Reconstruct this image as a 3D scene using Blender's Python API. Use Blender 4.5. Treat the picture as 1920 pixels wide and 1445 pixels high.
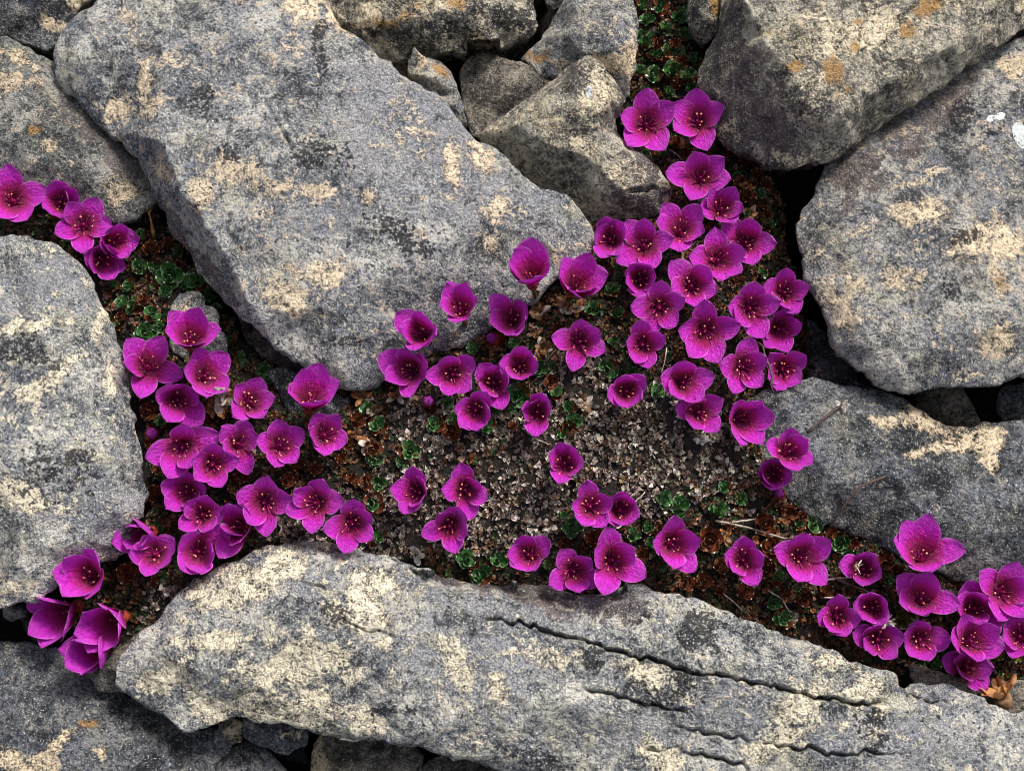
import bpy, math, random
import numpy as np
from mathutils import Vector, Matrix
from mathutils.geometry import delaunay_2d_cdt

# ------------------------------------------------------------------ camera, sky, sun, exposure
sc = bpy.context.scene
for o in list(bpy.data.objects):
    bpy.data.objects.remove(o)
C = sc.collection
MM = 0.001                                   # everything below is laid out in millimetres
TILT = math.radians(12); DIST = 400.0; WIDTH = 260.0
F = 1920 * DIST / WIDTH                      # focal length in photo pixels
VD = np.array([0, math.sin(TILT), -math.cos(TILT)])
RT = np.array([1.0, 0, 0]); UP = np.array([0, math.cos(TILT), math.sin(TILT)])
CAMP = -VD * DIST
cam = bpy.data.cameras.new('camera'); camo = bpy.data.objects.new('camera', cam); C.objects.link(camo)
camo.location = CAMP * MM; camo.rotation_euler = (TILT, 0, 0)
cam.sensor_width = 36; cam.lens = 36 * DIST / WIDTH; cam.clip_start = 0.01; cam.clip_end = 100
sc.camera = camo

SUN_EL = math.radians(45); SUN_AZ = math.radians(34)      # azimuth from +Y towards +X
w = bpy.data.worlds.new('World'); sc.world = w; w.use_nodes = True
nt = w.node_tree; nt.nodes.clear()
sky = nt.nodes.new('ShaderNodeTexSky'); sky.sky_type = 'NISHITA'; sky.sun_disc = False
sky.sun_elevation = SUN_EL; sky.sun_rotation = SUN_AZ; sky.air_density = 1.0; sky.dust_density = 5.0; sky.ozone_density = 1.0
hs = nt.nodes.new('ShaderNodeHueSaturation'); hs.inputs['Saturation'].default_value = 0.45
bg = nt.nodes.new('ShaderNodeBackground'); bg.inputs['Strength'].default_value = 0.06
wo = nt.nodes.new('ShaderNodeOutputWorld')
nt.links.new(sky.outputs[0], hs.inputs['Color']); nt.links.new(hs.outputs[0], bg.inputs[0]); nt.links.new(bg.outputs[0], wo.inputs[0])
sl = bpy.data.lights.new('sun', 'SUN'); sl.energy = 1.5; sl.angle = math.radians(16); sl.color = (1, 0.95, 0.87)
so = bpy.data.objects.new('sun', sl); C.objects.link(so)
sdir = Vector((math.sin(SUN_AZ) * math.cos(SUN_EL), math.cos(SUN_AZ) * math.cos(SUN_EL), math.sin(SUN_EL)))
so.rotation_euler = sdir.to_track_quat('Z', 'Y').to_euler()
so.location = sdir * 2
sc.cycles.filter_width = 1.0
sc.view_settings.view_transform = 'Standard'; sc.view_settings.look = 'None'
sc.view_settings.exposure = 1.4; sc.view_settings.gamma = 1

# ------------------------------------------------------------------ helpers
rnd = random.Random(7); nr = np.random.RandomState(11)
def P(x, y, z):
    """photo point -> world millimetres on the level plane at height z"""
    d = VD + RT * ((x - 960) / F) + UP * ((722.5 - y) / F)
    return CAMP + d * ((z - CAMP[2]) / d[2])
def proj(p):
    q = p - CAMP
    dep = q @ VD
    return 960 + F * (q @ RT) / dep, 722.5 - F * (q @ UP) / dep
def hsh(ix, iy, seed):
    h = (ix.astype(np.int64) * 374761393 + iy.astype(np.int64) * 668265263 + seed * 1442695041) & 0xffffffff
    h = ((h ^ (h >> 13)) * 1274126177) & 0xffffffff
    return (h ^ (h >> 16)) & 0xffff
def noise(x, y, seed=0):
    ix = np.floor(x); iy = np.floor(y); fx = x - ix; fy = y - iy
    def g(dx, dy):
        a = hsh(ix + dx, iy + dy, seed) * (2 * math.pi / 65536)
        return np.cos(a) * (fx - dx) + np.sin(a) * (fy - dy)
    u = fx * fx * fx * (fx * (fx * 6 - 15) + 10); v = fy * fy * fy * (fy * (fy * 6 - 15) + 10)
    a = g(0, 0) * (1 - u) + g(1, 0) * u; b = g(0, 1) * (1 - u) + g(1, 1) * u
    return 1.5 * (a * (1 - v) + b * v)
def fbm(x, y, seed=0, octv=4, gain=0.5):
    s = 0; a = 1; f = 1
    for k in range(octv):
        s = s + a * noise(x * f + 17.3 * k, y * f - 9.1 * k, seed + k); a *= gain; f *= 2.03
    return s
def facet(x, y, seed=0):
    """upper envelope of randomly tilted planes: the chipped look of broken stone"""
    ix = np.floor(x); iy = np.floor(y); best = np.full(np.shape(x), -9.0)
    for dx in (-1, 0, 1):
        for dy in (-1, 0, 1):
            a = hsh(ix + dx, iy + dy, seed) / 65536; b = hsh(ix + dx, iy + dy, seed + 71) / 65536; c = hsh(ix + dx, iy + dy, seed + 143) / 65536
            px = x - (ix + dx + a); py = y - (iy + dy + b); an = c * 6.2832; g = 0.25 + 0.5 * a
            best = np.maximum(best, 0.5 * b + g * (np.cos(an) * px + np.sin(an) * py) - 0.55 * (px * px + py * py))
    return best
def knots(n, step, seed):
    k = np.random.RandomState(seed).uniform(-1, 1, n // step + 3)
    r = np.interp(np.arange(n) / step, np.arange(len(k)), k); m = min(step, n)
    return r * np.minimum(1, np.minimum(np.arange(n), n - 1 - np.arange(n)) / m)
def mesh_obj(name, V, Fc, mat, parent=None, smooth=True, link=True):
    me = bpy.data.meshes.new(name)
    me.from_pydata([tuple(v) for v in np.asarray(V) * MM], [], Fc)
    if smooth: me.polygons.foreach_set('use_smooth', [True] * len(me.polygons))
    if mat: me.materials.append(mat)
    me.update()
    o = bpy.data.objects.new(name, me)
    if link: C.objects.link(o)
    if parent: o.parent = parent
    return o
def link_mesh(name, me, parent, M=None):
    o = bpy.data.objects.new(name, me); C.objects.link(o); o.parent = parent
    if M is not None: o.matrix_local = M
    return o
def tag(o, label=None, cat=None, group=None, kind=None):
    if label: o['label'] = label
    if cat: o['category'] = cat
    if group: o['group'] = group
    if kind: o['kind'] = kind
    return o
def empty(name, loc):
    o = bpy.data.objects.new(name, None); C.objects.link(o); o.empty_display_size = 0.004
    o.location = Vector(loc) * MM
    return o

# ------------------------------------------------------------------ node helper + materials
class NT:
    def __init__(s, name):
        s.m = bpy.data.materials.new(name); s.m.use_nodes = True; s.t = s.m.node_tree; s.t.nodes.clear()
    def n(s, typ, ins=None, **kw):
        nd = s.t.nodes.new('ShaderNode' + typ)
        for k, v in kw.items(): setattr(nd, k, v)
        for k, v in (ins or {}).items():
            if isinstance(v, bpy.types.NodeSocket): s.t.links.new(v, nd.inputs[k])
            else: nd.inputs[k].default_value = v
        return nd
    def math(s, op, a, b=0.0, c=None):
        d = {0: a, 1: b}
        if c is not None: d[2] = c
        return s.n('Math', d, operation=op).outputs[0]
    def rng(s, v, a, b, lo=0.0, hi=1.0):
        return s.n('MapRange', {0: v, 1: a, 2: b, 3: lo, 4: hi}, interpolation_type='SMOOTHSTEP').outputs[0]
    def mix(s, f, a, b):
        nd = s.n('Mix', None, data_type='RGBA'); ins = nd.inputs
        for k, v in ((0, f), (6, a), (7, b)):
            if isinstance(v, bpy.types.NodeSocket): s.t.links.new(v, ins[k])
            else: ins[k].default_value = v if k == 0 else (*v, 1)
        return nd.outputs[2]
    def noise(s, co, scale, detail=3.0, rough=0.5, dist=0.0):
        return s.n('TexNoise', {'Vector': co, 'Scale': scale, 'Detail': detail, 'Roughness': rough, 'Distortion': dist}).outputs[0]
    def out(s, surf):
        s.n('OutputMaterial', {0: surf}); return s.m

def rock_mat(name, dark, mid, light, tan=(0.57, 0.46, 0.32), tanlvl=0.0, speck=0.5, black=0.5, hue=(0.2, 0.22, 0.27)):
    t = NT(name)
    co = t.n('TexCoord').outputs['Object']
    co = t.n('Mapping', {0: co, 1: (rnd.uniform(-50, 50), rnd.uniform(-50, 50), 0), 3: (1000, 1000, 1000)}).outputs[0]
    at = t.n('Attribute', attribute_name='patch')
    sp = t.n('SeparateColor', {0: at.outputs[0]}); aw = at.outputs['Alpha']
    fine = t.noise(co, 0.95, 3.0, 0.72, 0.8); grit = t.noise(co, 2.2, 2.0, 0.65, 0.5)
    mid_n = t.noise(co, 0.24, 5.0, 0.66, 0.5); big = t.noise(co, 0.055, 4.0, 0.62, 0.4); big2 = t.noise(t.n('Mapping', {0: co, 1: (31, 7, 3)}).outputs[0], 0.09, 5.0, 0.68, 0.6)
    v = t.math('ADD', t.math('MULTIPLY', fine, 0.75), t.math('ADD', t.math('MULTIPLY', mid_n, 0.95), t.math('ADD', t.math('MULTIPLY', big, 0.85), t.math('MULTIPLY', grit, 0.55))))
    col = t.mix(t.rng(v, 1.54, 1.74), t.mix(t.rng(v, 1.37, 1.56), tuple(c * 0.7 for c in dark), mid), tuple(min(0.85, c * 1.15) for c in light))
    ol = t.noise(t.n('Mapping', {0: co, 1: (60, 20, 5)}).outputs[0], 0.075, 4.0, 0.65, 0.4)
    col = t.mix(t.rng(ol, 0.50, 0.66, 0, 0.5), col, t.mix(t.rng(v, 1.38, 1.70), tuple(c * 0.9 for c in dark), (mid[0] * 2.3, mid[1] * 2.15, mid[2] * 1.45)))
    # even, fine grained lavender grey areas with pin holes
    sm = t.rng(t.math('ADD', t.n('Attribute', attribute_name='smoothness').outputs['Fac'], t.math('MULTIPLY', t.math('SUBTRACT', mid_n, 0.5), 1.2)), 0.3, 0.8, 0, 0.8)
    gg = t.math('ADD', t.math('MULTIPLY', fine, 0.5), t.math('MULTIPLY', grit, 0.5))
    col = t.mix(sm, col, t.mix(t.rng(gg, 0.38, 0.62), tuple(m_ * f_ for m_, f_ in zip(mid, (0.62, 0.62, 0.66))), tuple(min(0.8, m_ * f_) for m_, f_ in zip(mid, (1.95, 1.92, 1.98)))))
    # freshly broken, smoother and browner faces; on some rocks also painted shade
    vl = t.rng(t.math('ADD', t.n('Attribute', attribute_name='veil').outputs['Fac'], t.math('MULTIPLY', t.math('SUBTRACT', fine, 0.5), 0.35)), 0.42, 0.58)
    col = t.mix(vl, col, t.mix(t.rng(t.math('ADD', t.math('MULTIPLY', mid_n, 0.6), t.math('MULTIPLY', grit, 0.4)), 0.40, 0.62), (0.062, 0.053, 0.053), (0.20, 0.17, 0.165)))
    # cool mineral veil in places
    col = t.mix(t.rng(big2, 0.46, 0.62, 0.0, 0.55), col, t.mix(t.rng(fine, 0.36, 0.64), tuple(c * 0.28 for c in hue), tuple(min(1, c * 1.9) for c in hue)))
    # tan crust: regions of the stone itself plus small natural patches
    brk = t.math('ADD', t.math('MULTIPLY', t.math('SUBTRACT', mid_n, 0.5), 2.0), t.math('ADD', t.math('MULTIPLY', t.math('SUBTRACT', fine, 0.5), 2.2), t.math('MULTIPLY', t.math('SUBTRACT', grit, 0.5), 1.0)))
    f = t.math('ADD', sp.outputs[0], brk)
    f2 = t.math('ADD', big2, t.math('MULTIPLY', brk, 0.42))
    tf = t.math('MAXIMUM', t.rng(f, 0.22, 1.0, 0, 0.96), t.rng(f2, 0.62 - tanlvl, 0.78 - tanlvl, 0, 0.85))
    tcol = t.mix(t.rng(t.math('ADD', t.math('MULTIPLY', fine, 0.6), t.math('ADD', t.math('MULTIPLY', grit, 0.5), t.math('MULTIPLY', mid_n, 0.3))), 0.52, 0.80), tuple(c * 0.26 for c in tan), tuple(min(0.92, c * 1.5 + 0.03) for c in tan))
    col = t.mix(tf, col, tcol)
    # orange rust
    of = t.rng(t.math('ADD', sp.outputs[2], t.math('MULTIPLY', brk, 0.9)), 0.30, 1.1, 0, 0.85)
    col = t.mix(of, col, t.mix(grit, (0.22, 0.09, 0.02), (0.62, 0.36, 0.11)))
    # black lichen flecks
    bn = t.noise(t.n('Mapping', {0: co, 1: (5, 50, 9)}).outputs[0], 0.85, 3.0, 0.6)
    bf = t.math('ADD', t.math('MULTIPLY', sp.outputs[1], 0.27), t.math('ADD', bn, t.math('MULTIPLY', t.math('SUBTRACT', big, 0.5), 0.5)))
    col = t.mix(t.rng(bf, 0.70 - 0.07 * black, 0.78 - 0.07 * black, 0, 0.9), col, (0.018, 0.019, 0.024))
    # pin holes
    pv = t.n('TexVoronoi', {'Vector': t.n('Mapping', {0: co, 1: (3, 8, 1)}).outputs[0], 'Scale': 0.55, 'Randomness': 1.0}, feature='F1')
    pit = t.math('MULTIPLY', t.rng(pv.outputs['Distance'], 0.17, 0.09), t.rng(t.n('SeparateColor', {0: pv.outputs['Color']}).outputs[0], 0.55, 0.62))
    col = t.mix(t.math('MULTIPLY', pit, 0.8), col, (0.02, 0.02, 0.022))
    # pale crystals
    wn = t.noise(t.n('Mapping', {0: co, 1: (9, 5, 70)}).outputs[0], 2.1, 2.0, 0.6)
    col = t.mix(t.rng(wn, 0.66 - 0.10 * speck, 0.74 - 0.10 * speck, 0, 0.7), col, (0.74, 0.73, 0.68))
    wf = t.rng(t.math('ADD', aw, t.math('MULTIPLY', t.math('SUBTRACT', fine, 0.5), 0.25)), 0.46, 0.54)
    col = t.mix(wf, col, t.mix(t.rng(bn, 0.60, 0.68), (0.84, 0.88, 0.88), (0.1, 0.12, 0.14)))
    h = t.math('ADD', t.math('MULTIPLY', fine, 0.65), t.math('ADD', t.math('MULTIPLY', mid_n, 0.9), t.math('ADD', t.math('MULTIPLY', grit, 0.3), t.math('MULTIPLY', tf, 0.22))))
    h = t.math('SUBTRACT', h, t.math('MULTIPLY', pit, 0.6))
    bp = t.n('Bump', {'Height': h, 'Strength': 1.0, 'Distance': 0.0018}).outputs[0]
    b = t.n('BsdfPrincipled', {'Base Color': col, 'Roughness': 0.88, 'Normal': bp})
    b.inputs['Specular IOR Level'].default_value = 0.25
    return t.out(b.outputs[0])

M = {}
M['slab'] = rock_mat('slab stone', (0.055, 0.06, 0.072), (0.20, 0.205, 0.215), (0.52, 0.51, 0.48), tan=(0.57, 0.46, 0.33), tanlvl=0.02, speck=0.55, black=0.55)
M['grey'] = rock_mat('grey stone', (0.06, 0.063, 0.07), (0.20, 0.20, 0.20), (0.48, 0.46, 0.42), tanlvl=0.03, speck=0.5, black=0.55)
M['shade'] = rock_mat('shaded grey stone', (0.04, 0.043, 0.045), (0.14, 0.142, 0.138), (0.36, 0.35, 0.32), tan=(0.45, 0.36, 0.25), tanlvl=0.0, speck=0.4, black=0.45, hue=(0.14, 0.155, 0.16))  # grey stone darkened to carry the shade beside the slab
M['pale'] = rock_mat('pale crusted stone', (0.055, 0.06, 0.07), (0.22, 0.225, 0.23), (0.56, 0.54, 0.49), tan=(0.62, 0.53, 0.40), tanlvl=0.03, speck=0.6, black=0.75)
M['warm'] = rock_mat('warm stone', (0.05, 0.046, 0.04), (0.22, 0.205, 0.175), (0.58, 0.54, 0.44), tan=(0.54, 0.46, 0.33), tanlvl=0.06, speck=0.5, black=0.5, hue=(0.17, 0.16, 0.155))
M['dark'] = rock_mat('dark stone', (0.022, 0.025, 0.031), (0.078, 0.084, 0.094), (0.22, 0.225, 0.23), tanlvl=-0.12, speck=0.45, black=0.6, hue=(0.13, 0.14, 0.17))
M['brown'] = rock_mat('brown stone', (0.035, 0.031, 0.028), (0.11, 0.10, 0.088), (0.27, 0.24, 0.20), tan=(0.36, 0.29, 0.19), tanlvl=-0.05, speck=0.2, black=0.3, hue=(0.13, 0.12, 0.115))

def soil_mat():
    t = NT('dark humus')
    co = t.n('Mapping', {0: t.n('TexCoord').outputs['Object'], 3: (1000, 1000, 1000)}).outputs[0]
    n1 = t.noise(co, 0.9, 5, 0.7)
    col = t.mix(t.rng(n1, 0.35, 0.7), (0.004, 0.003, 0.003), (0.028, 0.021, 0.016))
    bp = t.n('Bump', {'Height': n1, 'Strength': 1.0, 'Distance': 0.0015}).outputs[0]
    return t.out(t.n('BsdfPrincipled', {'Base Color': col, 'Roughness': 1.0, 'Normal': bp}).outputs[0])
M['soil'] = soil_mat()
def petal_mat():
    t = NT('magenta petal')
    uv = t.n('UVMap').outputs[0]
    s = t.n('SeparateXYZ', {0: uv}); u, v = s.outputs[0], s.outputs[1]
    oi = t.n('ObjectInfo').outputs['Random']
    # fine veins that fan out along the petal
    vc = t.n('CombineXYZ', {0: t.math('MULTIPLY', u, 9.0), 1: t.math('MULTIPLY', v, 2.6), 2: t.math('MULTIPLY', oi, 40.0)}).outputs[0]
    vein = t.noise(vc, 1.6, 4, 0.6, 0.9)
    crk = t.noise(t.n('CombineXYZ', {0: t.math('MULTIPLY', u, 5.0), 1: t.math('MULTIPLY', v, 8.0), 2: t.math('MULTIPLY', oi, 90.0)}).outputs[0], 1.5, 3, 0.6, 0.5)
    base = t.mix(t.rng(v, 0.40, 0.64), t.mix(t.rng(v, 0.22, 0.46), (0.24, 0.002, 0.028), (0.50, 0.003, 0.19)), (0.70, 0.012, 0.62))
    base = t.mix(t.rng(v, 0.55, 1.0, 0, 0.7), base, (0.78, 0.075, 0.82))
    base = t.mix(t.rng(vein, 0.50, 0.70, 0, 0.34), base, (0.34, 0.002, 0.30))
    edge = t.math('ABSOLUTE', t.math('SUBTRACT', t.math('MULTIPLY', u, 2.0), 1.0))
    base = t.mix(t.math('MULTIPLY', t.rng(edge, 0.82, 1.0, 0, 0.8), t.rng(v, 0.3, 0.6)), base, (0.85, 0.22, 0.86))  # bright rim highlight painted into the petal edge colour
    base = t.mix(t.math('MULTIPLY', t.rng(crk, 0.58, 0.74, 0, 0.45), t.rng(v, 0.3, 0.7)), base, (0.82, 0.20, 0.86))
    base = t.mix(t.math('MULTIPLY', oi, 0.30), base, t.mix(0.5, base, (0.38, 0.006, 0.34)))
    bp = t.n('Bump', {'Height': t.math('ADD', vein, t.math('MULTIPLY', crk, 0.8)), 'Strength': 1.0, 'Distance': 0.0011}).outputs[0]
    p = t.n('BsdfPrincipled', {'Base Color': base, 'Roughness': 0.36, 'Normal': bp})
    p.inputs['Specular IOR Level'].default_value = 0.5
    p.inputs['Sheen Weight'].default_value = 0.12; p.inputs['Sheen Tint'].default_value = (0.9, 0.5, 1, 1)
    tr = t.n('BsdfTranslucent', {'Color': base, 'Normal': bp})
    return t.out(t.n('MixShader', {0: 0.22, 1: p.outputs[0], 2: tr.outputs[0]}).outputs[0])
M['petal'] = petal_mat()
def plain(name, c1, c2, scale=1.5, rough=0.5, spec=0.4, bump=0.4, translucent=0.0):
    t = NT(name)
    co = t.n('Mapping', {0: t.n('TexCoord').outputs['Object'], 3: (1000, 1000, 1000)}).outputs[0]
    oi = t.n('ObjectInfo').outputs['Random']
    co = t.n('VectorMath', {0: co, 1: t.n('CombineXYZ', {0: t.math('MULTIPLY', oi, 70.0)}).outputs[0]}, operation='ADD').outputs[0]
    n1 = t.noise(co, scale, 4, 0.65)
    col = t.mix(t.rng(t.math('ADD', n1, t.math('MULTIPLY', t.math('SUBTRACT', oi, 0.5), 0.25)), 0.3, 0.7), c1, c2)
    bp = t.n('Bump', {'Height': n1, 'Strength': bump, 'Distance': 0.0006}).outputs[0]
    p = t.n('BsdfPrincipled', {'Base Color': col, 'Roughness': rough, 'Normal': bp}); p.inputs['Specular IOR Level'].default_value = spec
    s = p.outputs[0]
    if translucent: s = t.n('MixShader', {0: translucent, 1: s, 2: t.n('BsdfTranslucent', {'Color': col}).outputs[0]}).outputs[0]
    return t.out(s)
M['filament'] = plain('crimson filament', (0.36, 0.008, 0.14), (0.60, 0.03, 0.34), 0.8, 0.4)
M['anther'] = plain('orange anther', (0.70, 0.17, 0.07), (0.85, 0.40, 0.27), 1.0, 0.6)
M['pistil'] = plain('dark crimson pistil', (0.09, 0.002, 0.03), (0.20, 0.006, 0.06), 1.0, 0.35, 0.5)
M['calyx'] = plain('red calyx', (0.17, 0.010, 0.014), (0.30, 0.045, 0.022), 0.7, 0.4, 0.5)
M['stem'] = plain('olive stem', (0.05, 0.045, 0.012), (0.14, 0.05, 0.02), 0.5, 0.5)
M['dry'] = plain('dry brown tissue', (0.09, 0.045, 0.022), (0.34, 0.20, 0.11), 0.9, 0.7, 0.3, 0.8, 0.15)
M['rust'] = plain('dry rust tissue', (0.20, 0.06, 0.018), (0.55, 0.27, 0.11), 0.9, 0.6, 0.3, 0.8, 0.15)
M['straw'] = plain('pale straw', (0.26, 0.21, 0.17), (0.56, 0.50, 0.43), 1.2, 0.7)
M['twig'] = plain('dark twig', (0.035, 0.022, 0.02), (0.13, 0.085, 0.07), 1.4, 0.6)
M['white'] = plain('bleached tissue', (0.40, 0.38, 0.36), (0.75, 0.73, 0.70), 1.2, 0.6, 0.3, 0.4, 0.2)
M['gold'] = plain('golden moss stalk', (0.22, 0.09, 0.02), (0.55, 0.30, 0.09), 1.5, 0.6)
def leaf_mat(name, c_in, c_edge, tip=True):
    t = NT(name)
    s = t.n('SeparateXYZ', {0: t.n('UVMap').outputs[0]}); u, v = s.outputs[0], s.outputs[1]
    oi = t.n('ObjectInfo').outputs['Random']
    co = t.n('CombineXYZ', {0: t.math('MULTIPLY', u, 3.0), 1: t.math('MULTIPLY', v, 3.0), 2: t.math('MULTIPLY', oi, 50.0)}).outputs[0]
    n1 = t.noise(co, 2.0, 3, 0.6)
    edge = t.math('MAXIMUM', t.math('ABSOLUTE', t.math('SUBTRACT', t.math('MULTIPLY', u, 2.0), 1.0)), t.rng(v, 0.75, 1.0))
    col = t.mix(t.rng(n1, 0.3, 0.7), tuple(c * 0.5 for c in c_in), c_in)
    col = t.mix(t.rng(edge, 0.72, 1.0, 0, 0.8), col, c_edge)
    if tip: col = t.mix(t.math('MULTIPLY', t.rng(v, 0.86, 0.94), t.rng(t.math('ABSOLUTE', t.math('SUBTRACT', u, 0.5)), 0.22, 0.12)), col, (0.75, 0.78, 0.72))
    p = t.n('BsdfPrincipled', {'Base Color': col, 'Roughness': 0.28}); p.inputs['Specular IOR Level'].default_value = 0.55
    return t.out(p.outputs[0])
M['green'] = leaf_mat('glossy green leaf', (0.048, 0.155, 0.036), (0.24, 0.33, 0.20))
M['red'] = leaf_mat('rusty red leaf', (0.115, 0.030, 0.012), (0.26, 0.10, 0.05))
M['olive'] = leaf_mat('olive leaf', (0.10, 0.13, 0.025), (0.25, 0.10, 0.03))
def litter_mat():
    t = NT('withered leaf litter')
    a = t.n('Attribute', attribute_name='tint').outputs[0]
    p = t.n('BsdfPrincipled', {'Base Color': a, 'Roughness': 0.55}); p.inputs['Specular IOR Level'].default_value = 0.45
    return t.out(t.n('MixShader', {0: 0.12, 1: p.outputs[0], 2: t.n('BsdfTranslucent', {'Color': a}).outputs[0]}).outputs[0])
M['litter'] = litter_mat()

# ------------------------------------------------------------------ stone builder
SURF = []      # (function world xy -> height or -inf)
def resample(poly, step):
    out = []
    n = len(poly)
    for i in range(n):
        a = np.array(poly[i]); b = np.array(poly[(i + 1) % n]); k = max(1, int(np.linalg.norm(b - a) / step))
        for j in range(k): out.append(a + (b - a) * j / k)
    return np.array(out)
def tri_surface(ctrl, nout):
    pts = [Vector((c[0], c[1])) for c in ctrl]
    r = delaunay_2d_cdt(pts, [], [list(range(nout))], 1, 1e-4)
    vs, fs, ov = r[0], r[2], r[3]
    z = []
    for i, v in enumerate(vs):
        if ov[i]: z.append(ctrl[ov[i][0]][2])
        else: z.append(min(ctrl, key=lambda c: (c[0] - v.x) ** 2 + (c[1] - v.y) ** 2)[2])
    tris = []
    for f in fs:
        for k in range(1, len(f) - 1): tris.append((f[0], f[k], f[k + 1]))
    T = []
    for a, b, c in tris:
        A, B, Cc = vs[a], vs[b], vs[c]
        det = (B.y - Cc.y) * (A.x - Cc.x) + (Cc.x - B.x) * (A.y - Cc.y)
        if abs(det) < 1e-6: continue
        T.append((B.y - Cc.y, Cc.x - B.x, Cc.y - A.y, A.x - Cc.x, det, Cc.x, Cc.y, z[a], z[b], z[c]))
    def ev(x, y):
        best = np.full(x.shape, -1e9); zz = np.zeros(x.shape)
        for (p, q, r_, s_, det, cx, cy, za, zb, zc) in T:
            l1 = (p * (x - cx) + q * (y - cy)) / det; l2 = (r_ * (x - cx) + s_ * (y - cy)) / det; l3 = 1 - l1 - l2
            m = np.minimum(np.minimum(l1, l2), l3); k = m > best
            best = np.where(k, m, best); zz = np.where(k, l1 * za + l2 * zb + l3 * zc, zz)
        return zz
    return ev
def sdf(x, y, poly):
    d2 = np.full(x.shape, 1e18); ins = np.zeros(x.shape, bool); nx = np.zeros(x.shape); ny = np.zeros(x.shape)
    n = len(poly)
    for i in range(n):
        ax, ay = poly[i]; bx, by = poly[(i + 1) % n]
        ex, ey = bx - ax, by - ay; L = ex * ex + ey * ey + 1e-12
        tt = np.clip(((x - ax) * ex + (y - ay) * ey) / L, 0, 1)
        qx = ax + tt * ex; qy = ay + tt * ey; dd = (x - qx) ** 2 + (y - qy) ** 2
        k = dd < d2; d2 = np.where(k, dd, d2); nx = np.where(k, qx, nx); ny = np.where(k, qy, ny)
        if ay != by:
            c = ((ay > y) != (by > y)) & (x < ex * (y - ay) / (by - ay) + ax); ins ^= c
    return np.where(ins, 1, -1) * np.sqrt(d2), nx, ny
def seg_dist(x, y, pl):
    d2 = np.full(x.shape, 1e18)
    for (ax, ay), (bx, by) in zip(pl[:-1], pl[1:]):
        ex, ey = bx - ax, by - ay; L = ex * ex + ey * ey + 1e-9
        tt = np.clip(((x - ax) * ex + (y - ay) * ey) / L, 0, 1)
        d2 = np.minimum(d2, (x - ax - tt * ex) ** 2 + (y - ay - tt * ey) ** 2)
    return np.sqrt(d2)
KIND = {'tan': 0, 'dark': 1, 'orange': 2, 'white': 3, 'veil': 4, 'smooth': 5}
SEED = [0]
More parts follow.
